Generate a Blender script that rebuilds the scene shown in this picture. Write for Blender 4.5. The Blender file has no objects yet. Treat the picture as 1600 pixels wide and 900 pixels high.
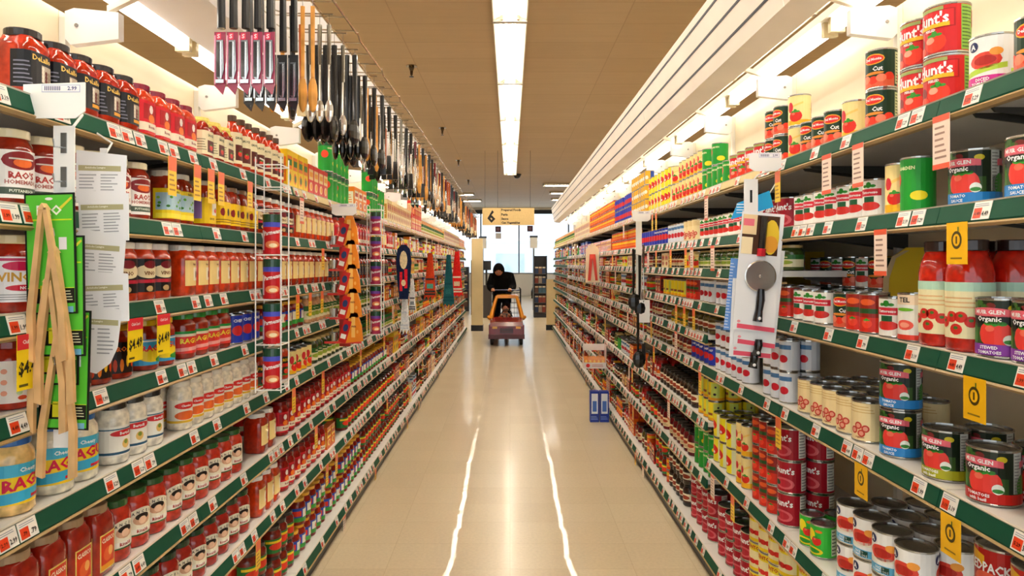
import bpy, math, random
from math import sin, cos, pi, radians as R
from mathutils import Vector, Matrix
rnd = random.Random(6)
SC = bpy.context.scene
COL = SC.collection
D = bpy.data

# ------------------------------------------------------------------ camera, world, exposure
F = 1067.0
cam = D.objects.new('camera', D.cameras.new('camera')); COL.objects.link(cam)
cam.location = (0, 0, 1.5); cam.rotation_euler = (pi / 2, 0, 0)
cam.data.sensor_width = 36; cam.data.lens = 36 * F / 1600
cam.data.shift_x = 3 / 1600; cam.data.shift_y = -38 / 1600
cam.data.clip_start = 0.05
SC.camera = cam
w = D.worlds.new('world'); SC.world = w; w.use_nodes = True
bg = w.node_tree.nodes['Background']; bg.inputs[0].default_value = (0.88, 0.95, 1, 1); bg.inputs[1].default_value = 1.35
vs = SC.view_settings
vs.view_transform = 'Standard'; vs.look = 'None'; vs.gamma = 1; vs.use_curve_mapping = False
vs.exposure = 0.58
TUBE_CENTRE, TUBE_CANOPY = 22.0, 4.0

def hx(c):
    f = lambda v: (v / 255 / 12.92) if v / 255 <= .04045 else ((v / 255 + .055) / 1.055) ** 2.4
    return (f(c >> 16 & 255), f(c >> 8 & 255), f(c & 255), 1.0)

# ------------------------------------------------------------------ materials
MAT = {}
def mat(name, rough=.5, metal=0, coat=0, emit=None, spec=.5, noise=0, alpha=1, nscale=30):
    m = D.materials.new(name); m.use_nodes = True
    nt = m.node_tree; b = nt.nodes['Principled BSDF']
    a = nt.nodes.new('ShaderNodeAttribute'); a.attribute_name = 'Col'
    src = a.outputs['Color']
    if noise:
        t = nt.nodes.new('ShaderNodeTexCoord'); n = nt.nodes.new('ShaderNodeTexNoise'); n.inputs['Scale'].default_value = nscale
        nt.links.new(t.outputs['Object'], n.inputs['Vector'])
        r = nt.nodes.new('ShaderNodeMapRange'); r.inputs[1].default_value = .3; r.inputs[2].default_value = .7
        r.inputs[3].default_value = 1 - noise; r.inputs[4].default_value = 1 + noise
        nt.links.new(n.outputs[0], r.inputs[0])
        mx = nt.nodes.new('ShaderNodeVectorMath'); mx.operation = 'SCALE'
        nt.links.new(src, mx.inputs[0]); nt.links.new(r.outputs[0], mx.inputs['Scale']); src = mx.outputs[0]
    nt.links.new(src, b.inputs['Base Color'])
    b.inputs['Roughness'].default_value = rough; b.inputs['Metallic'].default_value = metal
    b.inputs['Coat Weight'].default_value = coat; b.inputs['Specular IOR Level'].default_value = spec
    if emit:
        b.inputs['Emission Color'].default_value = (1, .95, .87, 1); b.inputs['Emission Strength'].default_value = emit
    MAT[name] = m
    return m
mat('print', .38, spec=.35); mat('glass', .1, coat=.35, noise=.35, nscale=45); mat('metal', .22, metal=.95); mat('matte', .65, spec=.25, noise=.05)
mat('plastic', .25, coat=.2); mat('painted', .4, spec=.4, noise=.04, nscale=4); mat('cloth', .9, spec=.1, noise=.2, nscale=60)
mat('wood', .5, noise=.22, nscale=18); mat('tube_centre', emit=TUBE_CENTRE); mat('tube_canopy', emit=TUBE_CANOPY); mat('skin', .5)
def glass_pane():
    m = D.materials.new('window_glass'); m.use_nodes = True; nt = m.node_tree
    for n in list(nt.nodes):
        if n.type != 'OUTPUT_MATERIAL': nt.nodes.remove(n)
    t = nt.nodes.new('ShaderNodeBsdfTransparent'); t.inputs[0].default_value = (.9, .96, 1, 1)
    g = nt.nodes.new('ShaderNodeBsdfGlossy'); g.inputs['Roughness'].default_value = .05
    x = nt.nodes.new('ShaderNodeMixShader'); x.inputs[0].default_value = .08
    nt.links.new(t.outputs[0], x.inputs[1]); nt.links.new(g.outputs[0], x.inputs[2]); nt.links.new(x.outputs[0], nt.nodes['Material Output'].inputs[0])
    MAT['window_glass'] = m
glass_pane()

def floor_mat():
    m = D.materials.new('waxed_tiles'); m.use_nodes = True; nt = m.node_tree; N = nt.nodes.new; L = nt.links.new
    b = nt.nodes['Principled BSDF']
    t = N('ShaderNodeNewGeometry'); sep = N('ShaderNodeSeparateXYZ'); L(t.outputs['Position'], sep.inputs[0])
    br = N('ShaderNodeTexBrick'); br.offset = 0; br.inputs['Scale'].default_value = 1
    br.inputs['Brick Width'].default_value = .305; br.inputs['Row Height'].default_value = .305; br.inputs['Mortar Size'].default_value = .0015
    br.inputs['Color1'].default_value = hx(0xD4C4A6); br.inputs['Color2'].default_value = hx(0xCEBD9E); br.inputs['Mortar'].default_value = hx(0xC0AD8A)
    L(t.outputs['Position'], br.inputs['Vector'])
    n = N('ShaderNodeTexNoise'); n.inputs['Scale'].default_value = 60; n.inputs['Detail'].default_value = 4; L(t.outputs['Position'], n.inputs['Vector'])
    mr = N('ShaderNodeMapRange'); mr.inputs[3].default_value = .85; mr.inputs[4].default_value = 1.12; L(n.outputs[0], mr.inputs[0])
    v = N('ShaderNodeVectorMath'); v.operation = 'SCALE'; L(br.outputs[0], v.inputs[0]); L(mr.outputs[0], v.inputs['Scale'])
    L(v.outputs[0], b.inputs['Base Color'])
    b.inputs['Roughness'].default_value = .3; b.inputs['Coat Roughness'].default_value = .09
    b.inputs['Specular IOR Level'].default_value = .4
    # polishing-machine ridges in the wax, one each side of the aisle centre
    wob = N('ShaderNodeTexNoise'); wob.noise_dimensions = '1D'; wob.inputs['Scale'].default_value = 1.1; wob.inputs['Detail'].default_value = 6; wob.inputs['Roughness'].default_value = .75; L(sep.outputs[1], wob.inputs['W'])
    wm = N('ShaderNodeMath'); wm.operation = 'MULTIPLY_ADD'; wm.inputs[1].default_value = .09; wm.inputs[2].default_value = -.045; L(wob.outputs[0], wm.inputs[0])
    ab = N('ShaderNodeMath'); ab.operation = 'ABSOLUTE'; L(sep.outputs[0], ab.inputs[0])
    ad = N('ShaderNodeMath'); ad.operation = 'ADD'; L(ab.outputs[0], ad.inputs[0]); L(wm.outputs[0], ad.inputs[1])
    ri = N('ShaderNodeMapRange'); ri.inputs[1].default_value = .285; ri.inputs[2].default_value = .312; ri.inputs[3].default_value = 0; ri.inputs[4].default_value = .0037
    L(ad.outputs[0], ri.inputs[0])
    w2 = N('ShaderNodeTexNoise'); w2.inputs['Scale'].default_value = 9; L(t.outputs['Position'], w2.inputs['Vector'])
    w3 = N('ShaderNodeMath'); w3.operation = 'MULTIPLY_ADD'; w3.inputs[1].default_value = .001; L(w2.outputs[0], w3.inputs[0]); L(ri.outputs[0], w3.inputs[2])
    bp = N('ShaderNodeBump'); bp.inputs['Strength'].default_value = 1; bp.inputs['Distance'].default_value = 1; L(w3.outputs[0], bp.inputs['Height'])
    L(bp.outputs[0], b.inputs['Coat Normal'])
    # the burnished tracks shine more than the walked middle
    d1 = N('ShaderNodeMapRange'); d1.interpolation_type = 'SMOOTHSTEP'; d1.inputs[1].default_value = .2; d1.inputs[2].default_value = .27; d1.inputs[3].default_value = .08; d1.inputs[4].default_value = .42; L(ad.outputs[0], d1.inputs[0])
    d2 = N('ShaderNodeMapRange'); d2.interpolation_type = 'SMOOTHSTEP'; d2.inputs[1].default_value = .33; d2.inputs[2].default_value = .45; d2.inputs[3].default_value = 1; d2.inputs[4].default_value = .35; L(ad.outputs[0], d2.inputs[0])
    d3 = N('ShaderNodeMath'); d3.operation = 'MULTIPLY'; L(d1.outputs[0], d3.inputs[0]); L(d2.outputs[0], d3.inputs[1]); L(d3.outputs[0], b.inputs['Coat Weight'])
    MAT['waxed_tiles'] = m
floor_mat()
def ceil_mat():
    m = D.materials.new('ceiling_tiles'); m.use_nodes = True; nt = m.node_tree; N = nt.nodes.new; L = nt.links.new
    b = nt.nodes['Principled BSDF']; t = N('ShaderNodeNewGeometry')
    br = N('ShaderNodeTexBrick'); br.offset = 0; br.inputs['Scale'].default_value = 1
    br.inputs['Brick Width'].default_value = 1.22; br.inputs['Row Height'].default_value = .61; br.inputs['Mortar Size'].default_value = .006
    br.inputs['Color1'].default_value = hx(0xBDA27A); br.inputs['Color2'].default_value = hx(0xB79C74); br.inputs['Mortar'].default_value = hx(0xA88E68)
    L(t.outputs['Position'], br.inputs['Vector'])
    mp = N('ShaderNodeMapping'); mp.inputs['Scale'].default_value = (1.5, 12, 1); L(t.outputs['Position'], mp.inputs[0])
    n = N('ShaderNodeTexNoise'); n.inputs['Scale'].default_value = 1; n.inputs['Detail'].default_value = 4; L(mp.outputs[0], n.inputs['Vector'])
    mr = N('ShaderNodeMapRange'); mr.inputs[3].default_value = .93; mr.inputs[4].default_value = 1.07; L(n.outputs[0], mr.inputs[0])
    v = N('ShaderNodeVectorMath'); v.operation = 'SCALE'; L(br.outputs[0], v.inputs[0]); L(mr.outputs[0], v.inputs['Scale'])
    L(v.outputs[0], b.inputs['Base Color']); b.inputs['Roughness'].default_value = .6
    MAT['ceiling_tiles'] = m
ceil_mat()

# ------------------------------------------------------------------ mesh builder
class Cyl:
    def __init__(s, R, p=2, n=24): s.R, s.p, s.cx, s.cy, s.n = R, p, 0, 0, n
    def sup(s, th):
        if s.p == 2: return 1
        return (abs(cos(th)) ** s.p + abs(sin(th)) ** s.p) ** (-1 / s.p)
    def on(s, th, t, off):
        r = (s.R + off) * s.sup(th)
        return (r * sin(th), -r * cos(th), t)
    def at(s, u, t, off=0):
        # a point on the facets of the body, so that printed layers never sink into each other
        g = 2 * pi / s.n; k = math.floor(u / s.R / g - .5); f = u / s.R / g - .5 - k
        a, b = s.on((k + .5) * g, t, off), s.on((k + 1.5) * g, t, off)
        return tuple(p + (q - p) * f for p, q in zip(a, b))
    def cuts(s, u0, u1):
        g = 2 * pi / s.n * s.R; k0 = math.ceil(u0 / g - .5 + .02); k1 = math.floor(u1 / g - .5 - .02)
        return [u0] + [(k + .5) * g for k in range(k0, k1 + 1)] + [u1]
    def step(s): return s.R * .28
class Flat:
    def __init__(s, o, r, up): s.o, s.r, s.u = Vector(o), Vector(r).normalized(), Vector(up).normalized(); s.n = s.r.cross(s.u)
    def at(s, u, t, off=0): return tuple(s.o + s.r * u + s.u * t + s.n * off)
    def step(s): return 9
TXT = {}
def text_geo(st, bold=.03):
    if st not in TXT:
        c = D.curves.new('t', 'FONT'); c.body = st; c.resolution_u = 1; c.offset = bold; c.size = 1
        o = D.objects.new('t', c); m = D.meshes.new_from_object(o)
        V = [(v.co.x, v.co.y) for v in m.vertices]; Fc = [tuple(p.vertices) for p in m.polygons]
        D.objects.remove(o); D.meshes.remove(m); D.curves.remove(c)
        xs = [v[0] for v in V]; ys = [v[1] for v in V]
        x0, x1, y0, y1 = min(xs), max(xs), min(ys), max(ys)
        TXT[st] = ([((x - (x0 + x1) / 2) / (y1 - y0), (y - y0) / (y1 - y0) - .5) for x, y in V], Fc, (x1 - x0) / (y1 - y0))
    return TXT[st]
class MB:
    def __init__(s): s.v, s.f, s.c, s.m = [], [], [], []
    def face(s, idx, c, m): s.f.append(tuple(idx)); s.c.append(c); s.m.append(m)
    def poly(s, pts, c, m='print'):
        n = len(s.v); s.v += [tuple(p) for p in pts]; s.face(range(n, n + len(pts)), c, m); return s
    def box(s, x0, x1, y0, y1, z0, z1, c, m='print', bev=0):
        n = len(s.v)
        s.v += [(x0, y0, z0), (x1, y0, z0), (x1, y1, z0), (x0, y1, z0), (x0, y0, z1), (x1, y0, z1), (x1, y1, z1), (x0, y1, z1)]
        for q in ((3, 2, 1, 0), (4, 5, 6, 7), (0, 1, 5, 4), (1, 2, 6, 5), (2, 3, 7, 6), (3, 0, 4, 7)): s.face([n + i for i in q], c, m)
        return s
    def lathe(s, prof, n=20, p=2, cx=0, cy=0, cap=True):
        # prof: (r, z, colour, material) - the colour belongs to the band ending at this point
        base = len(s.v); K = Cyl(1, p)
        for r, z, c, m in prof:
            for i in range(n):
                th = 2 * pi * (i + .5) / n; q = r * (K.sup(th) if r > 0 else 1)
                s.v.append((cx + q * sin(th), cy - q * cos(th), z))
        for k in range(1, len(prof)):
            for i in range(n):
                a = base + (k - 1) * n + i; b_ = base + (k - 1) * n + (i + 1) % n
                s.face((a, b_, b_ + n, a + n), prof[k][2], prof[k][3])
        if cap:
            s.face([base + i for i in range(n)][::-1], prof[0][2], prof[0][3])
            s.face([base + (len(prof) - 1) * n + i for i in range(n)], prof[-1][2], prof[-1][3])
        return s
    def rect(s, S, u0, u1, t0, t1, c, L=1, m='print', skew=0, top=0):
        us = S.cuts(u0, u1) if isinstance(S, Cyl) else [u0, u1]; k = len(us) - 1; o = L * .00035
        n = len(s.v)
        for u in us:
            q = (u - u0) / (u1 - u0); sk = skew * q
            hump = top * (1 - (2 * q - 1) ** 2) if top else 0
            s.v += [S.at(u, t0 + sk, o), S.at(u, t1 + sk + hump, o)]
        for i in range(k): s.face((n + 2 * i, n + 2 * i + 2, n + 2 * i + 3, n + 2 * i + 1), c, m)
        return s
    def ell(s, S, u, t, a, b, c, L=2, m='print', n=12):
        o = L * .00035
        if isinstance(S, Flat): return s.poly([S.at(u + a * cos(2 * pi * i / n), t + b * sin(2 * pi * i / n), o) for i in range(n)], c, m)
        k = 4 if a < .01 else 7
        xs = sorted([u + a * cos(pi * i / k) for i in range(k + 1)] + S.cuts(u - a, u + a)[1:-1]); k = len(xs) - 1; q = len(s.v)
        for x in xs:
            h = b * math.sqrt(max(1 - ((x - u) / a) ** 2, .0004)); s.v += [S.at(x, t - h, o), S.at(x, t + h, o)]
        for i in range(k): s.face((q + 2 * i, q + 2 * i + 2, q + 2 * i + 3, q + 2 * i + 1), c, m)
        return s
    def txt(s, S, st, u, t, h, c, L=3, maxw=9, m='print', slope=0):
        V, Fc, W = text_geo(st); q = min(1, maxw / (W * h)); o = L * .00035; n = len(s.v)
        for x, y in V: s.v.append(S.at(u + x * h * q, t + y * h + x * h * q * slope, o))
        for f in Fc: s.face([n + i for i in f], c, m)
        return s
    def lines(s, S, u0, u1, t0, t1, k, c, L=2, seed=0):
        h = (t1 - t0) / k; r = random.Random(seed)
        for i in range(k): s.rect(S, u0, u0 + (u1 - u0) * r.uniform(.6, 1), t0 + h * (i + .3), t0 + h * (i + .65), c, L)
        return s
    def tube(s, pts, r, c, m='metal', n=6, radii=None, closed=False):
        P = [Vector(p) for p in pts]; base = len(s.v); K = len(P)
        up = Vector((.13, .37, .9)).normalized()
        for i, p in enumerate(P):
            d = (P[min(i + 1, K - 1)] - P[max(i - 1, 0)]).normalized()
            a = d.cross(up)
            if a.length < .05: a = d.cross(Vector((1, 0, 0)))
            a.normalize(); b = d.cross(a); rr = radii[i] if radii else r
            for j in range(n):
                th = 2 * pi * j / n; s.v.append(tuple(p + a * rr * cos(th) + b * rr * sin(th)))
        for i in range(K - 1):
            for j in range(n):
                q = base + i * n; s.face((q + j, q + (j + 1) % n, q + n + (j + 1) % n, q + n + j), c, m)
        s.face([base + j for j in range(n)][::-1], c, m); s.face([base + (K - 1) * n + j for j in range(n)], c, m)
        return s
    def sphere(s, x, y, z, rx, ry, rz, c, m='print', n=10, k=6):
        pr = [(max(sin(pi * i / k), .001), -cos(pi * i / k)) for i in range(k + 1)]
        b = len(s.v); s.lathe([(r, zz, c, m) for r, zz in pr], n)
        for i in range(b, len(s.v)):
            v = s.v[i]; s.v[i] = (x + v[0] * rx, y + v[1] * ry, z + v[2] * rz)
        return s
    def prism(s, pts, y0, y1, c, m='painted', ax='y'):
        # pts: outline in (x, z) extruded along y
        n = len(s.v); k = len(pts)
        for y in (y0, y1):
            for a, b in pts: s.v.append((a, y, b) if ax == 'y' else ((y, a, b) if ax == 'x' else (a, b, y)))
        for i in range(k): s.face((n + i, n + (i + 1) % k, n + k + (i + 1) % k, n + k + i), c, m)
        s.face([n + i for i in range(k)][::-1], c, m); s.face([n + k + i for i in range(k)], c, m)
        return s
    def add(s, o, M=None):
        n = len(s.v)
        if M is None: s.v += o.v
        else: s.v += [tuple(M @ Vector(v)) for v in o.v]
        s.f += [tuple(i + n for i in f) for f in o.f]; s.c += o.c; s.m += o.m
        return s
    def mesh(s, name, smooth=False):
        me = D.meshes.new(name); me.from_pydata(s.v, [], s.f)
        mats = list(dict.fromkeys(s.m))
        for k in mats: me.materials.append(MAT[k])
        ix = {k: i for i, k in enumerate(mats)}
        me.polygons.foreach_set('material_index', [ix[k] for k in s.m])
        if smooth: me.polygons.foreach_set('use_smooth', [True] * len(s.f))
        at = me.color_attributes.new('Col', 'FLOAT_COLOR', 'CORNER'); buf = []
        lin = {}
        for f, c in zip(s.f, s.c):
            if c not in lin: lin[c] = hx(c)
            buf += lin[c] * len(f)
        at.data.foreach_set('color', buf); me.update()
        return me
    def build(s, name, parent=None, smooth=False, loc=None, rz=0):
        return link(name, s.mesh(name, smooth), parent, loc, rz)
def link(name, me, parent=None, loc=None, rz=0):
    o = D.objects.new(name, me); COL.objects.link(o)
    if parent: o.parent = parent
    if loc: o.location = loc
    if rz: o.rotation_euler = (0, 0, rz)
    return o
def tag(o, label, cat, group=None):
    o['label'] = label; o['category'] = cat
    if group: o['group'] = group
    return o
def thing(name, label, cat, loc=(0, 0, 0), rz=0, group=None):
    o = D.objects.new(name, None); COL.objects.link(o); o.location = loc; o.rotation_euler = (0, 0, rz); o.empty_display_size = .1
    return tag(o, label, cat, group)
def struct(mb, name, parent=None):
    o = mb.build(name, parent)
    if not parent: o['kind'] = 'structure'
    return o
ORD1 = 'nearest second third fourth fifth sixth seventh eighth ninth tenth eleventh twelfth thirteenth fourteenth fifteenth sixteenth seventeenth eighteenth nineteenth twentieth'.split()
TENS = {2: 'twenty', 3: 'thirty', 4: 'forty', 5: 'fifty', 6: 'sixty', 7: 'seventy', 8: 'eighty', 9: 'ninety'}
def ordw(i):
    if i == 0: return 'nearest'
    if i < 20: return ORD1[i] + '-nearest'
    n = i + 1; t, u = divmod(n, 10)
    if n >= 100: return 'far'
    if u == 0: return TENS[t][:-1] + 'ieth-nearest'
    return TENS[t] + '-' + ('first' if u == 1 else ORD1[u - 1]) + '-nearest'

# ------------------------------------------------------------------ room
AX = .98           # shelf fronts stand this far from the aisle centre line
XB = 1.415         # back panels
CZ = 4.07          # ceiling
WY = 31.5          # window wall
struct(MB().box(-9, 9, -5, WY + .3, -.05, 0, 0xC9AC80, 'waxed_tiles'), 'floor')
struct(MB().box(-9, 9, -5, WY + .3, CZ, CZ + .08, 0xA2835A, 'ceiling_tiles'), 'ceiling')
struct(MB().box(-9.1, -9, -5, WY, 0, CZ, 0xE8DCC4, 'painted'), 'wall_left')
struct(MB().box(9, 9.1, -5, WY, 0, CZ, 0xE8DCC4, 'painted'), 'wall_right')
wf = MB()
for x0, x1, z0, z1 in ((-9, 9, 0, 1.02), (-9, 9, 3.98, CZ), (-9, -6, 1.02, 3.98), (6, 9, 1.02, 3.98)): wf.box(x0, x1, WY, WY + .15, z0, z1, 0xDEDCD6, 'painted')
struct(wf, 'wall_front')
wi = D.objects.new('window_1', None); COL.objects.link(wi); wi['kind'] = 'structure'
fr = MB().box(-6, 6, WY - .03, WY + .12, 3.8, 3.98, 0x1A1A1A, 'painted').box(-6, 6, WY - .03, WY + .12, 1.02, 1.08, 0x8A8A8A, 'painted')
for x in (-6, -3.6, -1.35, .41, 2.7, 5): fr.box(x - .03, x + .03, WY - .03, WY + .12, 1.08, 3.8, 0x565C62, 'painted')
fr.build('window_frame', wi)
MB().box(-6, 6, WY + .05, WY + .06, 1.08, 3.8, 0xFFFFFF, 'window_glass').build('pane', wi)
tl = MB()
for k in range(9): tl.box(-6, 6, WY - .012, WY, .05 + k * .108, .05 + k * .108 + .1, 0xE2E0DA, 'plastic')
struct(tl, 'trim_1')
# building across the street, pale behind the glass
bl = thing('building', 'pale building seen through the far front windows', 'building', (0, 48, 0))
MB().box(-14, 14, 0, 6, 0, 2.9, 0xEEF2F8, 'matte').build('facade', bl)
MB().box(-14, 14, -.3, 6, 2.9, 3.1, 0xD8E0EA, 'matte').build('roof', bl)
for x in (-9, -4.5, 0, 4.5, 9): MB().box(x - 1, x + 1, -.05, 0, .9, 2.2, 0xC8D2DE, 'matte').build('window', bl)

# ------------------------------------------------------------------ product surfaces and label art
def leaf(m, S, u, t, a, c=0x2C8A2A, L=4):
    for k in (-1, 0, 1): m.ell(S, u + k * a * .8, t + abs(k) * -a * .2, a * .55, a * .28 + (k == 0) * a * .3, c, L)
def tomato(m, S, u, t, a, c=0xE02818, L=3, hl=True):
    m.ell(S, u, t, a, a * .88, c, L)
    if hl: m.ell(S, u - a * .3, t + a * .35, a * .28, a * .2, 0xF0705A, L + 1, n=8)
    leaf(m, S, u, t + a * .78, a * .5, 0x3A9A30, L + 1)
def info(m, S, u0, u1, t0, t1, c=0xDDE4C8, ink=0x667060, k=7):
    m.rect(S, u0, u1, t0, t1, c, 2); m.lines(S, u0 + .002, u1 - .002, t0 + .003, t1 - .003, k, ink, 3, 3)

def A_deli(m, S, r, H):
    a = r * 1.5; m.rect(S, -a, a, H * .16, H * .68, 0x16161C); m.txt(S, "DeLallo", 0, H * .6, .012, 0xE8C060, maxw=a * 1.5)
    m.rect(S, -.002, a * .7, H * .28, H * .52, 0xB8A898, 2)
    for i in range(10): m.ell(S, .002 + (i % 3) * .009, H * (.31 + i // 3 * .055), .004, .005, [0xE8E0D0, 0x6A2A20, 0x8A7A60][i % 3], 3, n=7)
    m.rect(S, -.002, a * .7, H * .2, H * .255, 0xE8A020, 2); m.lines(S, -a * .9, -a * .35, H * .2, H * .55, 6, 0x777788, 2)
def A_redlab(m, S, r, H):
    a = r * 2; m.rect(S, -a, a, H * .1, H * .7, 0xD81428); m.rect(S, -a * .35, a * .45, H * .36, H * .64, 0xB00818, 2)
    m.ell(S, 0, H * .55, .009, .012, 0xF8E8E0, 3); m.ell(S, .002, H * .38, .014, .012, 0xF07820, 3)
    m.rect(S, -a * .5, a * .6, H * .15, H * .3, 0xF4E6CC, 3); m.txt(S, "Rossa", .002, H * .23, .009, 0x8A1A1A, 4)
def A_cream(m, S, r, H):
    a = r * 1.6; m.rect(S, -a, a, H * .12, H * .68, 0xF2E6BE); m.rect(S, -a * .3, a * .5, H * .18, H * .46, 0x5A1810, 2); tomato(m, S, .003, H * .3, .011)
    m.txt(S, "SAUCE", 0, H * .58, .009, 0x2A3A1A, 3, a * 1.4); m.lines(S, -a * .8, -a * .35, H * .2, H * .5, 5, 0x98906A)
def A_raos(m, S, r, H):
    a = r * 1.75; m.rect(S, -a, a, H * .1, H * .72, 0xF8F4F0); m.ell(S, .002, H * .59, a * .5, H * .12, 0x8E1218, 2, n=18); m.ell(S, .004, H * .56, a * .26, H * .06, 0xE86A28, 3)
    m.rect(S, -a * .3, a * .35, H * .6, H * .62, 0xD8D0C8, 4)
    m.txt(S, "RAO'S", .002, H * .4, .015, 0xB03028, 3, a * 1.3); m.txt(S, "HOMEMADE", .002, H * .31, .009, 0xB06860, 3, a * 1.4)
    m.rect(S, -a * .6, a * .65, H * .15, H * .24, 0x4A5848, 2); m.txt(S, "PUTTANESCA", .002, H * .195, .006, 0xE8F0E0, 3, a * 1.1)
def A_raos2(m, S, r, H):
    a = r * 1.75; m.rect(S, -a, a, H * .1, H * .72, 0xF4E8DC)
    for i in range(7): m.ell(S, (-.6 + (i % 3) * .5) * a * .7, H * (.25 + i // 3 * .16), .006, .006, [0xF0A080, 0xC8D8A0, 0xF4C890][i % 3], 2, n=8)
    m.ell(S, a * .5, H * .64, .008, .008, 0x3A8A4A, 3); m.ell(S, 0, H * .17, .009, .005, 0xE05028, 3)
def A_grn(m, S, r, H):
    a = r * 1.8; m.rect(S, -a, a, H * .1, H * .66, 0xF2D416); m.rect(S, -a * .9, a * .9, H * .26, H * .58, 0xA8C8D8, 2)
    q = random.Random(5)
    for i in range(16): m.ell(S, q.uniform(-.8, .8) * a, H * q.uniform(.28, .52), .005, .004, [0x4A9A20, 0x86B82A, 0x2A6A1A][i % 3], 3, n=6)
    m.txt(S, "basilico", 0, H * .61, .007, 0x30401A, 3, a * 1.3); m.rect(S, -a * .9, a * .9, H * .12, H * .2, 0xFAE848, 2)
def A_yel(m, S, r, H):
    a = r * 1.8; m.rect(S, -a, a, H * .1, H * .64, 0xF6CE12); m.rect(S, -a * .1, a * .5, H * .28, H * .54, 0xF4F0E8, 2); tomato(m, S, a * .2, H * .38, .009)
    m.txt(S, "SAUCE", -a * .1, H * .2, .007, 0x6A3A08, 3); m.rect(S, -a * .96, -a * .6, H * .2, H * .6, 0x9A78B8, 2)
def A_yelpep(m, S, r, H):
    a = r * 1.8; m.rect(S, -a, a, H * .12, H * .62, 0xF2C80E)
    for i in range(3): m.ell(S, (-.4 + i * .4) * a, H * .4, .008, .014, [0x8A1818, 0x3A2A1A, 0xA83020][i], 2)
    m.lines(S, -a * .7, a * .7, H * .15, H * .26, 2, 0x8A5A08)
def A_vinco(m, S, r, H):
    a = r * 1.75; m.rect(S, -a, a, H * .14, H * .72, 0xF8F4F4); m.ell(S, 0, H * .6, a * .42, H * .06, 0xD81850, 2); m.rect(S, -a * .8, a * .8, H * .665, H * .7, 0xC83060, 2)
    m.txt(S, "VINCO", 0, H * .46, .02, 0xD8A030, 3, a * 1.4); m.ell(S, .004, H * .32, a * .4, H * .04, 0xD02038, 2); m.txt(S, "NO.3", .008, H * .32, .007, 0xFFFFFF, 4); m.lines(S, -a * .6, a * .6, H * .16, H * .25, 3, 0x909090)
def A_blackc(m, S, r, H):
    a = r * 1.75; m.rect(S, -a, a, H * .14, H * .72, 0x140E0E); m.ell(S, 0, H * .5, a * .55, H * .12, 0xF0E0B8, 2, n=16); m.ell(S, .003, H * .62, a * .28, H * .07, 0x7A1020, 3)
    m.txt(S, "VINO", 0, H * .47, .011, 0x7A4A18, 4, a); m.rect(S, -a * .6, a * .6, H * .3, H * .36, 0xB82038, 2); m.ell(S, 0, H * .2, .011, .008, 0xC0A070, 2)
def A_orcr(m, S, r, H):
    a = r * 1.3; m.rect(S, -a * .6, a, H * .2, H * .7, 0xF4D890); m.rect(S, a * .1, a * .8, H * .3, H * .56, 0xFAF0D8, 2); m.txt(S, "Sugo", a * .2, H * .62, .008, 0x7A2010, 3); m.ell(S, a * .4, H * .42, .005, .012, 0x604030, 3)
def A_blank(m, S, r, H): pass
def A_flame(m, S, r, H):
    a = r * 1.85; m.rect(S, -a, a, H * .1, H * .68, 0x1C1210); q = random.Random(2)
    for i in range(9): m.ell(S, (-.8 + i * .2) * a, H * (.24 + q.random() * .1), .005, .018, [0xF08020, 0xF4C030, 0xE04818][i % 3], 2 + i % 2, n=8)
    m.txt(S, "ROAST", 0, H * .55, .014, 0xF07828, 4, a * 1.6)
def A_ragub(m, S, r, H):
    a = r * 1.85; m.rect(S, -a, a, H * .1, H * .62, 0x3CA8DC); m.ell(S, 0, H * .3, a * .55, H * .14, 0xF8D820, 2); m.ell(S, a * .4, H * .2, a * .3, H * .06, 0x3A9A3A, 3)
    m.txt(S, "RAGU", 0, H * .44, .019, 0xE01830, 4, a * 1.3); m.rect(S, -a * .5, a * .5, H * .57, H * .6, 0xF8F8F8, 2)
def A_ragur(m, S, r, H):
    a = r * 1.85; m.rect(S, -a, a, H * .12, H * .62, 0xE83A30); m.rect(S, -a, a, H * .5, H * .62, 0xF4E8D0, 2); m.rect(S, -a, a, H * .56, H * .62, 0x2A9A40, 3)
    m.txt(S, "RAGU", 0, H * .4, .018, 0xF8E040, 4, a * 1.4); m.rect(S, -a * .7, a * .7, H * .16, H * .24, 0xF8A8A0, 2, skew=.006)
def A_prego(m, S, r, H):
    a = r * 1.85; m.rect(S, -a, a, H * .12, H * .66, 0x2A2A14); tomato(m, S, 0, H * .24, .014, 0xE03018); m.rect(S, -a * .8, a * .8, H * .36, H * .46, 0xD82818, 2)
    m.txt(S, "PREGO", 0, H * .56, .013, 0xF4D020, 3, a * 1.3); m.rect(S, -a, a, H * .12, H * .16, 0x2A8A30, 2)
def A_ragualf(m, S, r, H):
    a = r * 1.85; m.rect(S, -a, a, H * .14, H * .66, 0xF8D020); m.rect(S, -a, a, H * .5, H * .66, 0x48B8DC, 2); m.rect(S, -a, a, H * .14, H * .28, 0x3CB0D8, 2, skew=.012)
    m.txt(S, "Cheesy", .004, H * .57, .012, 0xF8FCFF, 3, a); m.txt(S, "RAGU", 0, H * .42, .026, 0xD81848, 4, a * 1.7, slope=.12); m.rect(S, a * .1, a * .6, H * .2, H * .24, 0xC81830, 3)
def A_bert(m, S, r, H):
    a = r * 1.85; m.rect(S, -a, a, H * .14, H * .62, 0xF6F4EC); m.rect(S, -a, a, H * .16, H * .2, 0x2A5A78, 2); m.rect(S, -a, a, H * .56, H * .58, 0x2A6A88, 2)
    m.ell(S, .002, H * .5, a * .5, H * .055, 0xD82830, 3, n=14); m.txt(S, "Bertolli", .002, H * .5, .008, 0xFFFFFF, 5, a * .8); m.ell(S, .004, H * .32, .011, .012, 0xE8C070, 2); m.ell(S, .004, H * .35, .006, .006, 0x8A9A3A, 3)
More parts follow.
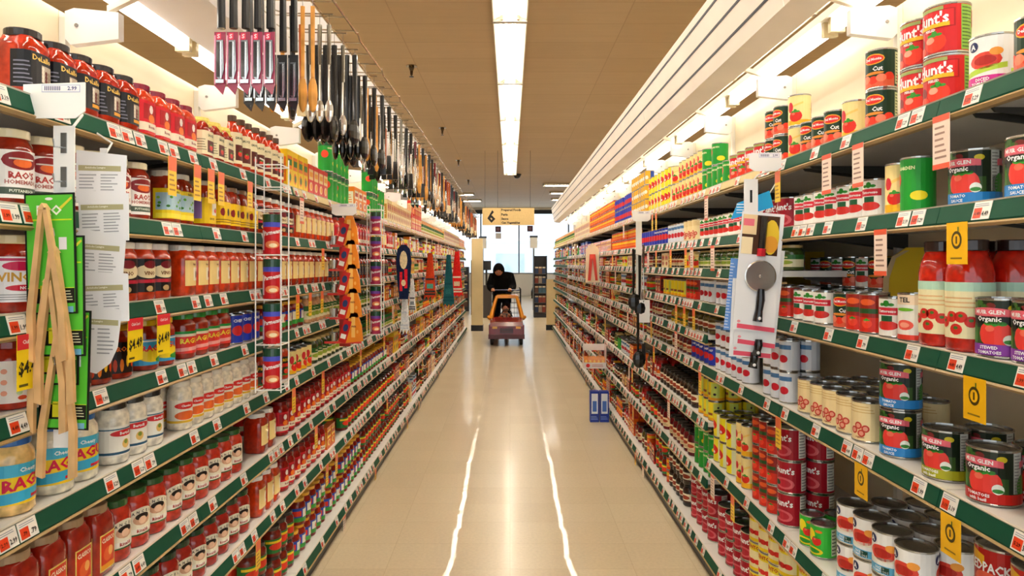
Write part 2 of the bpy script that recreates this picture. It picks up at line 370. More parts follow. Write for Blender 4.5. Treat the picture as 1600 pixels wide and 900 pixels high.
def A_whred(m, S, r, H):
    a = r * 1.85; m.rect(S, -a, a, H * .14, H * .62, 0xF4EEDC); m.ell(S, 0, H * .5, a * .5, H * .07, 0xE03028, 3); m.ell(S, 0, H * .3, a * .5, H * .09, 0xE8682A, 2); m.txt(S, "Classico", 0, H * .5, .007, 0xFFFFFF, 5, a * .8); m.rect(S, -a, a, H * .15, H * .2, 0xE8B830, 2)
def A_classico(m, S, r, H):
    for du, c1, c2 in ((0, 0xD83818, 0xF0A020), (-r * 1.57, 0xE8C020, 0x5A8A20)):
        m.rect(S, du - r * .62, du + r * .62, H * .08, H * .6, 0xF0D870); m.rect(S, du - r * .55, du + r * .55, H * .1, H * .58, c1, 2)
        m.txt(S, "CLASSICO", du, H * .51, .0115, 0xFFF4D8, 4, r * 1.02); m.ell(S, du, H * .3, r * .4, H * .1, 0xE8602A, 3); m.ell(S, du + r * .2, H * .33, r * .2, H * .07, 0xF4B060, 4)
        m.rect(S, du - r * .55, du + r * .55, H * .1, H * .17, c2, 3)
def A_franc(m, S, r, H):
    a = r * 1.5; m.rect(S, -a, a, H * .2, H * .42, 0xF4ECD4, 1, top=H * .26)
    m.ell(S, 0, H * .47, a * .38, H * .1, 0xD8A888, 2); m.ell(S, 0, H * .52, a * .3, H * .06, 0x1E1410, 3); m.ell(S, 0, H * .46, a * .17, H * .065, 0xF0C8A8, 4)
    for i, ch in enumerate("FRANCESCO"):
        th = (i - 4) * .27; m.txt(S, ch, a * .72 * sin(th), H * .44 + H * .17 * cos(th), .0075, 0x1A1A1A, 3)
    m.rect(S, -a * .85, a * .85, H * .24, H * .32, 0xF8F4E8, 3); m.txt(S, "Rinaldi", 0, H * .28, .009, 0xA82018, 4, a * 1.3); m.rect(S, -a, a, H * .2, H * .225, 0x2A5A2A, 2)
def A_salsa(m, S, r, H):
    a = r * 1.85; m.rect(S, -a, a, H * .14, H * .66, 0x2A4AB0); m.rect(S, -a, a, H * .14, H * .3, 0x3A9A3A, 2); m.rect(S, -a * .1, a * .7, H * .3, H * .6, 0xF4F0E0, 2); m.ell(S, a * .3, H * .42, .01, .012, 0xE04A20, 3); m.rect(S, -a * .8, -a * .2, H * .35, H * .55, 0xE83020, 2)
def A_salsag(m, S, r, H):
    a = r * 1.85; m.rect(S, -a, a, H * .14, H * .62, 0x2A7A30); m.ell(S, 0, H * .36, a * .5, H * .12, 0xE83A20, 2); m.rect(S, -a * .7, a * .7, H * .48, H * .56, 0xF8D828, 3); m.ell(S, a * .6, H * .24, .007, .007, 0xF4F4E8, 3)
def A_wine(m, S, r, H):
    a = r * 1.4; m.rect(S, -a, a, H * .16, H * .58, 0xF0D8A8); m.ell(S, 0, H * .42, a * .5, H * .08, 0xB04020, 2); m.lines(S, -a * .6, a * .6, H * .2, H * .32, 3, 0x7A5A3A)
def A_green(m, S, r, H):
    a = r * 1.8; m.rect(S, -a, a, H * .14, H * .62, 0xE8E0B8); m.rect(S, -a, a, H * .44, H * .62, 0x2A6A2A, 2); m.ell(S, 0, H * .32, a * .4, H * .08, 0x9AB03A, 3); m.txt(S, "Olive", 0, H * .53, .008, 0xF8F0C0, 4)
# cans
def A_hunts(m, S, r, H):
    m.rect(S, -r * 3.1, r * 3.1, H * .04, H * .96, 0xCE1A1C)
    info(m, S, r * 1.35, r * 2.2, H * .06, H * .94, 0x8CB848, 0x4A6A20, 12); info(m, S, -r * 2.4, -r * 1.6, H * .06, H * .94, 0x8CB848, 0x4A6A20, 12)
    for u in (0, r * 3.14):
        m.rect(S, u - r * 1.1, u + r * 1.1, H * .52, H * .88, 0xA80C10, 2); m.rect(S, u - r * 1.02, u + r * 1.02, H * .54, H * .86, 0xD82024, 3)
        m.rect(S, u - r * .7, u + r * .6, H * .87, H * .94, 0x9AA860, 4); m.txt(S, "Hunt's", u - r * .05, H * .72, r * .62, 0xFFFFFF, 5, r * 1.75)
        m.rect(S, u - r * .85, u + r * .85, H * .54, H * .62, 0xF4B820, 5); m.txt(S, "PEELED", u, H * .5, .006, 0xFFFFFF, 5)
    tomato(m, S, r * .2, H * .25, r * .52, 0xEA3A20); m.ell(S, -r * .65, H * .28, r * .3, r * .3, 0x8A1410, 2); m.ell(S, -r * .6, H * .12, r * .35, r * .22, 0xE84A30, 3); m.ell(S, 0, H * .3, r * .22, r * .16, 0xF8A088, 5)
def A_huntsd(m, S, r, H):
    m.rect(S, -r * 3.1, r * 3.1, H * .04, H * .96, 0xA80C24); info(m, S, r * 1.3, r * 2.1, H * .1, H * .95, 0xE8E8E0, 0x8A8A8A, 9); info(m, S, -r * 2.1, -r * 1.35, H * .1, H * .95, 0xE8E8E0, 0x8A8A8A, 9)
    m.txt(S, "Hunt's", 0, H * .7, r * .5, 0xFFFFFF, 5, r * 1.6); m.ell(S, 0, H * .3, r * .8, r * .42, 0xD86068, 2); m.ell(S, 0, H * .3, r * .55, r * .28, 0xC02838, 3); m.ell(S, -r * .5, H * .3, r * .25, r * .2, 0x1A4A2A, 4)
def A_delm(m, S, r, H):
    m.rect(S, -r * 3.1, r * 3.1, H * .04, H * .96, 0x0E3420)
    for u in (0, r * 3.14):
        m.rect(S, u - r * 1.4, u + r * 1.4, H * .04, H * .3, 0xE06040, 2); 
        for k in range(-2, 3): m.ell(S, u + k * r * .52, H * .22 + abs(k) * .004, r * .32, r * .27, [0xE83820, 0xF08060][k % 2], 3 + k % 2)
        m.ell(S, u, H * .74, r * .74, r * .36, 0xF4B028, 3, n=16); m.ell(S, u, H * .74, r * .66, r * .29, 0xE02820, 4, n=16); m.txt(S, "Del Monte", u, H * .745, .008, 0xFFFFFF, 5, r * 1.1)
        m.txt(S, "Cut", u + r * .3, H * .5, r * .32, 0xFFFFFF, 4); m.ell(S, u, H * .39, r * .7, r * .1, 0xE89030, 3)
    info(m, S, r * 1.5, r * 2, H * .1, H * .9, 0xC8D0A0, 0x4A5A30, 10)
def A_ytom(m, S, r, H):
    m.rect(S, -r * 3.1, r * 3.1, H * .04, H * .96, 0xF4E098); m.rect(S, -r * 3.1, r * 3.1, H * .04, H * .2, 0xF4B820, 2); m.rect(S, -r * 1.9, -r * 1.3, H * .04, H * .96, 0xE8A818, 2)
    for u in (0, r * 2.6): tomato(m, S, u + r * .2, H * .32, r * .6); m.ell(S, u - r * .3, H * .6, r * .3, r * .5, 0xD8303A, 3); m.rect(S, u - r * .9, u + r * .9, H * .5, H * .56, 0xF4D070, 2, skew=H * .2)
def A_muirb(m, S, r, H, band=0x2A86D0, t1="TOMATO", t2="SAUCE"):
    m.rect(S, -r * 3.1, r * 3.1, H * .04, H * .96, 0x1C2A1A)
    q = random.Random(8)
    for i in range(16): m.ell(S, r * q.uniform(-2.8, 2.8), H * q.uniform(.76, .93), r * .2, r * .13, [0xD8C828, 0x3A6A28, 0x6A8A2A, 0x7A2A2A][i % 4], 2, n=7)
    for u in (-r * .1, r * 2.5):
        m.rect(S, u - r * 1.2, u + r * 1.15, H * .22, H * .5, 0x3A5A2A, 2); tomato(m, S, u + r * .25, H * .4, r * .66, 0xE84038); m.ell(S, u - r * .8, H * .36, r * .3, r * .5, 0x2E7A28, 3)
        m.rect(S, u - r * .95, u + r * .95, H * .69, H * .8, 0xE86878, 4, top=H * .04); m.txt(S, "MUIR GLEN", u, H * .765, .009, 0xFFFFFF, 6, r * 1.7)
        m.rect(S, u - r * .8, u + r * .8, H * .57, H * .7, 0x0E140E, 4); m.txt(S, "Organic", u, H * .64, r * .3, 0xFFFFFF, 6, r * 1.5)
        m.ell(S, u + r * .75, H * .31, r * .22, r * .22, 0xF4F8F0, 6); m.ell(S, u + r * .75, H * .28, r * .2, r * .09, 0x3A8A3A, 7)
    m.rect(S, -r * 3.1, r * 3.1, H * .05, H * .23, band, 5); m.txt(S, t1, -r * .1, H * .175, .007, 0xFFFFFF, 7, r * 1.4); m.txt(S, t2, -r * .1, H * .095, .007, 0xFFFFFF, 7, r * 1.4)
    info(m, S, r * 1.25, r * 1.7, H * .24, H * .96, 0xC8CCC8, 0x888888, 12)
def A_muiry(m, S, r, H): A_muirb(m, S, r, H, 0xB0B020, "TOMATOES", "with basil")
def A_muirr(m, S, r, H): A_muirb(m, S, r, H, 0xC82018, "TOMATOES", "with basil")
def A_muirp(m, S, r, H): A_muirb(m, S, r, H, 0x8A3AA8, "STEWED", "TOMATOES")
def A_ac(m, S, r, H, c1=0xB8D848, c2=0xD02890):
    m.rect(S, -r * 3.1, r * 3.1, H * .04, H * .96, 0xF6F6F4)
    for u in (0, r * 2.4):
        m.ell(S, u - r * .45, H * .8, r * .26, r * .26, 0x1C2A5A, 3); m.txt(S, "A", u - r * .45, H * .8, r * .28, 0xFFFFFF, 5); m.ell(S, u + r * .1, H * .52, r * .75, r * .42, 0xE04838, 2); m.ell(S, u + r * .1, H * .52, r * .5, r * .24, 0xB82820, 3); m.ell(S, u + r * .6, H * .66, r * .3, r * .2, 0xF0A040, 3)
        m.rect(S, u - r * 1.1, u + r * 1.1, H * .24, H * .34, c1, 2, skew=H * .12)
    m.rect(S, -r * 3.1, r * 3.1, H * .06, H * .24, c2, 3); m.txt(S, "DICED", 0, H * .18, .007, 0xFFFFFF, 5); m.txt(S, "TOMATOES", 0, H * .11, .007, 0xFFFFFF, 5)
def A_acb(m, S, r, H): A_ac(m, S, r, H, 0xF2EEE0, 0x62B8E0); m.rect(S, r * .1, r * .5, H * .08, H * .22, 0x1A4A3A, 5)
def A_redp(m, S, r, H):
    m.rect(S, -r * 3.1, r * 3.1, H * .04, H * .96, 0xB81C18); m.rect(S, -r * 1.1, -r * .1, H * .78, H * .96, 0xF4B820, 2, skew=-H * .12); m.txt(S, "REDPACK", 0, H * .66, r * .42, 0xFFFFFF, 5, r * 1.8)
    m.ell(S, 0, H * .44, r * .6, r * .35, 0xE86048, 3); m.rect(S, -r * 1.1, r * 1.1, H * .24, H * .34, 0x2A8A3A, 4); m.txt(S, "TOMATO PUREE", 0, H * .29, .006, 0xFFFFFF, 6, r * 1.6); tomato(m, S, -r * .2, H * .14, r * .3)
def A_cento(m, S, r, H):
    m.rect(S, -r * 3.1, r * 3.1, H * .04, H * .96, 0xF2DC28); m.rect(S, -r * 1.1, r * 1.1, H * .1, H * .72, 0xF4E8B0, 2)
    for u in (-.5, 0, .5): m.ell(S, u * r, H * .36, r * .34, r * .2, 0xE02820, 3)
    m.txt(S, "CENTO", 0, H * .84, r * .3, 0xC81818, 4, r * 1.6); info(m, S, r * 1.3, r * 2.2, H * .1, H * .9, 0xE8E8B0, 0x8A8A5A, 7); m.rect(S, -r * 3.1, r * 3.1, H * .05, H * .16, 0xF4D010, 3)
def A_chili(m, S, r, H):
    m.rect(S, -r * 3.1, r * 3.1, H * .04, H * .96, 0x34B838); m.ell(S, -r * .2, H * .66, r * .4, r * .5, 0xF4E020, 2); tomato(m, S, r * .3, H * .5, r * .42, 0xE02820); m.ell(S, 0, H * .2, r * .85, r * .3, 0xF4D820, 3); m.ell(S, 0, H * .2, r * .6, r * .18, 0x2A9A30, 4); m.ell(S, r * .5, H * .8, r * .3, r * .12, 0xF07820, 3)
    info(m, S, r * 1.5, r * 2.2, H * .1, H * .9)
def A_creamc(m, S, r, H):
    m.rect(S, -r * 3.1, r * 3.1, H * .04, H * .96, 0xF0DCA8); m.lines(S, -r * 1, r * 1, H * .7, H * .9, 3, 0xD8B878)
    for u, t in ((-.4, .28), (.1, .22), (.35, .34), (-.1, .4)): m.ell(S, u * r, H * t, r * .24, r * .24, 0xC84030, 3); m.ell(S, u * r, H * t, r * .15, r * .15, 0xE8A088, 4, n=8)
    m.txt(S, "organico", 0, H * .12, .007, 0x9A3020, 4)
def A_redtall(m, S, r, H):
    m.rect(S, -r * 3.1, r * 3.1, H * .04, H * .96, 0x9A2418); m.rect(S, -r * 3.1, r * 3.1, H * .04, H * .4, 0xD82C1C, 2); m.rect(S, -r * .8, r * .8, H * .5, H * .62, 0x2A5A2A, 2); m.ell(S, 0, H * .78, r * .6, r * .25, 0xE8602A, 3); tomato(m, S, 0, H * .25, r * .4, 0xF04830)
def A_whred2(m, S, r, H):
    m.rect(S, -r * 3.1, r * 3.1, H * .04, H * .96, 0xF4F2EA); info(m, S, r * 1.2, r * 2.2, H * .06, H * .94, 0xF4F4EC, 0xB8B8A8, 7)
    for u in (0, r * 2.9): m.rect(S, u - r * .9, u + r * .9, H * .56, H * .74, 0xD8283A, 2); m.txt(S, "Tuttorosso", u, H * .65, .008, 0xFFFFFF, 4, r * 1.5); leaf(m, S, u, H * .84, r * .4); m.ell(S, u, H * .3, r * .8, r * .34, 0xD83028, 2); m.rect(S, u - r * .4, u + r * .4, H * .4, H * .54, 0x1A5A34, 3)
def A_tel(m, S, r, H):
    m.rect(S, -r * 3.1, r * 3.1, H * .04, H * .96, 0xF2F0E8); m.rect(S, -r * 3.1, r * 3.1, H * .76, H * .96, 0xF4DCC0, 2)
    for u in (-r * 1.6, 0, r * 1.6): m.txt(S, "TEL", u, H * .86, r * .34, 0x1A1A1A, 4); m.ell(S, u, H * .66, r * .6, r * .12, 0x6AB028, 3); m.ell(S, u, H * .34, r * .6, r * .35, 0xE85848, 2); m.ell(S, u, H * .34, r * .35, r * .18, 0xF4A088, 3)
    m.rect(S, -r * 3.1, r * 3.1, H * .04, H * .14, 0xD83A2A, 3)
def A_blue(m, S, r, H):
    m.rect(S, -r * 3.1, r * 3.1, H * .04, H * .96, 0x2038B0); m.ell(S, 0, H * .45, r * .6, r * .5, 0xD8282A, 2); m.txt(S, "CHEF", 0, H * .78, r * .3, 0xFFFFFF, 3); m.rect(S, r * 1.1, r * 1.7, H * .1, H * .9, 0xF0E8D0, 2)
def A_bluey(m, S, r, H):
    m.rect(S, -r * 3.1, r * 3.1, H * .04, H * .96, 0x2A4AA0); m.rect(S, -r * .4, r * 1, H * .04, H * .96, 0xE8B028, 2); m.ell(S, r * .2, H * .5, r * .4, r * .4, 0xF4F0E0, 3); m.ell(S, -r * 1, H * .4, r * .3, r * .3, 0x4AA0D8, 2)
def A_yelb(m, S, r, H):
    m.rect(S, -r * 3.1, r * 3.1, H * .04, H * .96, 0xF0DC28); m.rect(S, r * .3, r * 1.4, H * .1, H * .9, 0xC8D860, 2); m.ell(S, r * .9, H * .7, r * .14, r * .14, 0x2A1A2A, 3); m.ell(S, r * .8, H * .35, r * .2, r * .16, 0x2A1A2A, 3); m.rect(S, -r * 1.2, r * .2, H * .3, H * .42, 0x9A5A3A, 2); m.rect(S, -r * 3.1, r * 3.1, H * .05, H * .18, 0xF0A818, 3)
def A_ytomb(m, S, r, H):
    m.rect(S, -r * 3.1, r * 3.1, H * .04, H * .96, 0xF2E428); m.rect(S, r * .3, r * 1.5, H * .06, H * .94, 0xE0E4B8, 2); m.ell(S, -r * .4, H * .5, r * .7, r * .5, 0xDC2418, 3); m.ell(S, -r * .3, H * .4, r * .2, r * .14, 0xF4F4F0, 4)
def A_redyel(m, S, r, H):
    m.rect(S, -r * 3.1, r * 3.1, H * .04, H * .96, 0xE03A18); m.rect(S, -r * 3.1, r * 3.1, H * .55, H * .8, 0xF4C020, 2); m.ell(S, 0, H * .36, r * .6, r * .3, 0xF08028, 3)
def A_grg(m, S, r, H):
    m.rect(S, -r * 3.1, r * 3.1, H * .04, H * .96, 0x1C9A30); m.ell(S, -r * .9, H * .6, r * .5, r * .5, 0xE84828, 2); m.ell(S, r * .8, H * .3, r * .5, r * .3, 0xF4E028, 2); m.txt(S, "GARDEN", 0, H * .8, .009, 0xF4F4C0, 3, r * 1.4)
def A_white(m, S, r, H):
    m.rect(S, -r * 3.1, r * 3.1, H * .04, H * .96, 0xDCE0E8); m.ell(S, 0, H * .4, r * .5, r * .4, 0xC82030, 2); m.rect(S, -r * .8, r * .8, H * .7, H * .84, 0x4A78A8, 2)
def A_passata(m, S, r, H):
    a = r * 2.2; m.rect(S, -a, a, H * .12, H * .62, 0xF4ECC0); m.rect(S, -a, a, H * .54, H * .62, 0xB8E0C8, 2); m.lines(S, -a * .5, a * .5, H * .38, H * .5, 3, 0xE8C088)
    for u, t in ((-.5, .26), (-.2, .31), (.1, .31), (.4, .27), (-.05, .2)): m.ell(S, u * r * 1.4, H * t, r * .28, r * .26, 0xD83028, 3); m.ell(S, u * r * 1.4, H * t + .003, r * .1, r * .08, 0x4A7A2A, 4, n=6)
def A_cheese(m, S, r, H):
    m.rect(S, -r * 3.1, r * 3.1, H * .04, H * .62, 0xC81820); m.rect(S, -r * 3.1, r * 3.1, H * .64, H * .76, 0x3A48C0, 2); m.txt(S, "CHEESE", 0, H * .5, .013, 0xFFFFFF, 4, r * 1.7, slope=.25); m.ell(S, 0, H * .24, r * .9, r * .4, 0xF0A070, 3); m.ell(S, r * .2, H * .24, r * .5, r * .22, 0xF8E8C0, 4)
def A_pickle(m, S, r, H):
    a = r * 1.9; m.rect(S, -a, a, H * .2, H * .6, 0xF2ECD0); m.ell(S, 0, H * .42, a * .4, H * .1, 0x9A3A20, 2); m.rect(S, -a, a, H * .2, H * .27, 0x4A2A1A, 2)
def A_oil(m, S, r, H):
    a = r * 1.8; m.rect(S, -a, a, H * .14, H * .44, 0xE8B830); m.rect(S, -a * .7, a * .7, H * .2, H * .34, 0x3A5A20, 2); m.ell(S, 0, H * .38, a * .3, H * .03, 0xC02818, 3)

# kind: (maker, radius, height, body colour, lid colour, squareness, art, description, category, extras)
P = {
 'deli': ('jar', .041, .150, 0xB02A0E, 0x241C1A, 4, A_deli, 'black-labelled sauce jar with dark lid', 'sauce jar'),
 'bbq': ('jar', .043, .168, 0x8A2410, 0x1C1614, 2, A_wine, 'brown sauce jar with tan label', 'sauce jar'),
 'redlab': ('jar', .040, .150, 0xD8401A, 0x8A1430, 4, A_redlab, 'red-labelled sauce jar with crimson lid', 'sauce jar'),
 'cloth': ('jar', .039, .140, 0xA82410, 0xF2DC78, 4, A_cream, 'cream-labelled jar under yellow cloth cap', 'sauce jar'),
 'raos': ('jar', .043, .158, 0x8E200C, 0xE8DCB8, 2, A_raos, 'white-labelled sauce jar with red oval', 'sauce jar'),
 'raos2': ('jar', .043, .158, 0x8E200C, 0xE8DCB8, 2, A_raos2, 'cream-labelled sauce jar with pale spots', 'sauce jar'),
 'grn': ('jar', .041, .158, 0x96240C, 0xE8E0D0, 4, A_grn, 'sauce jar with green leaf picture', 'sauce jar'),
 'yel': ('jar', .041, .158, 0xA82C0C, 0xE4D8C4, 4, A_yel, 'yellow-labelled sauce jar', 'sauce jar'),
 'yelpep': ('jar', .041, .158, 0x9A240C, 0x8A6A50, 4, A_yelpep, 'yellow-labelled sauce jar with red peppers', 'sauce jar'),
 'vinco': ('jar', .044, .160, 0xA82410, 0xE8D4A0, 2, A_vinco, 'white sauce jar with gold lettering', 'sauce jar'),
 'blackc': ('jar', .042, .158, 0xB82E0C, 0xF0ECE4, 2, A_blackc, 'black-labelled jar with cream circle', 'sauce jar'),
 'orcr': ('jar', .041, .158, 0xC8380E, 0xF0ECE4, 4, A_orcr, 'orange-red jar with cream label', 'sauce jar'),
 'plain': ('jar', .042, .158, 0xA8240C, 0xF0ECE4, 4, A_orcr, 'dark red jar with cream side label', 'sauce jar'),
 'snow': ('jar', .043, .150, 0xB82A0E, 0xA02818, 2, A_raos2, 'red sauce jar with frosty white label', 'sauce jar'),
 'flame': ('jar', .042, .148, 0xA8280C, 0xE0A818, 2, A_flame, 'black sauce jar with orange flames', 'sauce jar'),
 'ragub': ('jar', .042, .150, 0xA0240C, 0xF0C818, 2, A_ragub, 'blue-labelled sauce jar with yellow lid', 'sauce jar'),
 'ragur': ('jar', .042, .150, 0x98240C, 0x2E8A34, 2, A_ragur, 'red-labelled sauce jar with green lid', 'sauce jar'),
 'ragualf': ('jar', .044, .160, 0xE8C078, 0x2A6AB8, 2, A_ragualf, 'creamy cheese sauce jar with blue lid', 'sauce jar'),
 'ragualw': ('jar', .043, .158, 0xECE4CC, 0x2A6AB8, 2, A_ragualf, 'white cheese sauce jar with blue lid', 'sauce jar'),
 'bert': ('jar', .041, .156, 0xEEE8D8, 0x2A2A28, 2, A_bert, 'white alfredo jar with red oval', 'sauce jar'),
 'prego': ('jar', .040, .152, 0xC83A14, 0x2A4A2A, 2, A_prego, 'sauce jar with dark label and tomato', 'sauce jar'),
 'whred': ('jar', .037, .150, 0xEADFC8, 0xE8E0D0, 2, A_whred, 'pale jar with orange-red label', 'sauce jar'),
 'classico': ('jar', .043, .172, 0xA02010, 0xA88A68, 5, A_classico, 'square red jar with framed picture label', 'sauce jar'),
 'franc': ('jar', .044, .155, 0xC8301A, 0x2A5A2A, 2, A_franc, 'red jar with arched cream label', 'sauce jar'),
 'francd': ('jar', .044, .155, 0xA82014, 0x1A3A1E, 2, A_franc, 'dark red jar with arched cream label', 'sauce jar'),
 'redbar': ('jar', .040, .150, 0x9A140C, 0x7A1010, 2, A_redlab, 'deep red jar with cream banner', 'sauce jar'),
 'salsa': ('jar', .042, .125, 0x8A1A0E, 0xE8A828, 2, A_salsa, 'salsa jar with blue label and gold lid', 'salsa jar'),
 'salsag': ('jar', .042, .125, 0x7A1C0E, 0x3A3028, 2, A_salsag, 'salsa jar with green label and dark lid', 'salsa jar'),
 'bottle': ('bottle', .036, .205, 0xC03414, 0x5A4030, 2, A_cream, 'red sauce bottle with cream label', 'bottle'),
 'bottled': ('bottle', .030, .190, 0x3A1C10, 0x181410, 2, A_wine, 'dark sauce bottle with tan label', 'bottle'),
 'oil': ('bottle', .034, .200, 0xA88A18, 0x1A3A1A, 2, A_oil, 'golden oil bottle with yellow label', 'bottle'),
 'dress': ('bottle', .033, .175, 0xD8A070, 0xF0F0E8, 2, A_green, 'dressing bottle with white cap', 'bottle'),
 'passata': ('bottlew', .048, .250, 0xC01C0C, 0x2A1410, 2, A_passata, 'tall red passata jar with cream label', 'bottle'),
 'pickle': ('jar', .045, .140, 0x5A4A18, 0x181814, 2, A_pickle, 'pickle jar with black lid', 'pickle jar'),
 'pickleg': ('jar', .042, .130, 0x3A4A1A, 0xC8B070, 2, A_green, 'olive jar with gold lid', 'pickle jar'),
 'darkj': ('jar', .040, .120, 0x2A1810, 0x101010, 2, A_pickle, 'small dark jar with black lid', 'pickle jar'),
 'winej': ('jar', .040, .130, 0x6A1018, 0x181010, 2, A_wine, 'wine-red jar with tan label', 'pickle jar'),
 'spice': ('can', .026, .100, 0, 0x1A7A30, 2, A_green, 'small green-topped spice tin', 'spice tin'),
 'parm': ('canlid', .042, .165, 0, 0x1E5A38, 2, A_grg, 'green canister with dark lid', 'canister'),
 'hunts': ('can', .049, .119, 0, 0, 2, A_hunts, 'red can with white script and tomato', 'can'),
 'huntsd': ('can', .050, .119, 0, 0, 2, A_huntsd, 'crimson can with tomato bowl', 'can'),
 'delm': ('can', .040, .110, 0, 0, 2, A_delm, 'dark green can with red oval', 'can'),
 'ytom': ('can', .038, .113, 0, 0, 2, A_ytom, 'yellow can with red tomatoes', 'can'),
 'ytall': ('can', .033, .135, 0, 0, 2, A_ytom, 'tall yellow can with red tomatoes', 'can'),
 'gtall': ('can', .040, .140, 0, 0, 2, A_grg, 'tall green can', 'can'),
 'muirb': ('can', .050, .125, 0, 0, 2, A_muirb, 'black-topped tomato can with blue band', 'can'),
 'muiry': ('can', .050, .119, 0, 0, 2, A_muiry, 'black-topped tomato can with olive band', 'can'),
 'muirr': ('can', .050, .119, 0, 0, 2, A_muirr, 'black-topped tomato can with red band', 'can'),
 'muirp': ('can', .049, .125, 0, 0, 2, A_muirp, 'black-topped tomato can with purple band', 'can'),
 'ac': ('can', .042, .116, 0, 0, 2, A_ac, 'white tomato can with magenta band', 'can'),
 'acb': ('can', .050, .119, 0, 0, 2, A_acb, 'white tomato can with light blue band', 'can'),
 'redp': ('can', .050, .122, 0, 0, 2, A_redp, 'red can with white block lettering', 'can'),
 'cento': ('can', .050, .119, 0, 0, 2, A_cento, 'yellow can with red lettering', 'can'),
 'chili': ('can', .040, .108, 0, 0, 2, A_chili, 'bright green can with chillies', 'can'),
 'creamc': ('can', .044, .117, 0, 0, 2, A_creamc, 'cream can with small red tomatoes', 'can'),
 'redtall': ('can', .036, .113, 0, 0, 2, A_redtall, 'red and brown narrow can', 'can'),
 'whred2': ('can', .037, .108, 0, 0, 2, A_whred2, 'white can with red band', 'can'),
 'tel': ('can', .037, .122, 0, 0, 2, A_tel, 'white can with TEL lettering', 'can'),
 'blue': ('can', .038, .110, 0, 0, 2, A_blue, 'blue can with red disc', 'can'),
 'bluey': ('can', .036, .105, 0, 0, 2, A_bluey, 'blue and yellow can', 'can'),
 'yelb': ('can', .040, .100, 0, 0, 2, A_yelb, 'yellow can with dark olives', 'can'),
 'ytomb': ('can', .047, .119, 0, 0, 2, A_ytomb, 'yellow can with big red tomato', 'can'),
 'redyel': ('can', .033, .080, 0, 0, 2, A_redyel, 'small red and yellow can', 'can'),
 'grg': ('can', .040, .110, 0, 0, 2, A_grg, 'green can with tomato', 'can'),
 'white': ('can', .036, .115, 0, 0, 2, A_white, 'plain white can', 'can'),
}
BOX = {  # width along shelf, depth, height, main, second, third colours
 'ybox': (.075, .05, .17, 0xF4CC20, 0xE87820, 0x3A7A2A, 'yellow carton', 'carton'),
 'rbox': (.085, .05, .15, 0xD82820, 0xF4D8A0, 0xF0A020, 'red carton', 'carton'),
 'obox': (.12, .06, .15, 0xF0841C, 0xF8F0D8, 0xC03018, 'orange carton with cream panel', 'carton'),
 'bbox': (.07, .05, .16, 0x2A50B8, 0xF4F0E8, 0xE83020, 'blue carton', 'carton'),
 'cbox': (.09, .05, .18, 0xF0DCA8, 0xC88A3A, 0xB02A18, 'cream carton', 'carton'),
 'brbag': (.08, .04, .11, 0x8A4A1C, 0xE89030, 0xF0D890, 'brown and orange packet', 'packet'),
 'orbag': (.08, .04, .12, 0xE86A1C, 0xF8D048, 0xA82018, 'orange packet', 'packet'),
 'rdbag': (.08, .04, .12, 0xB82018, 0xF0B070, 0x3A1A10, 'red packet', 'packet'),
}
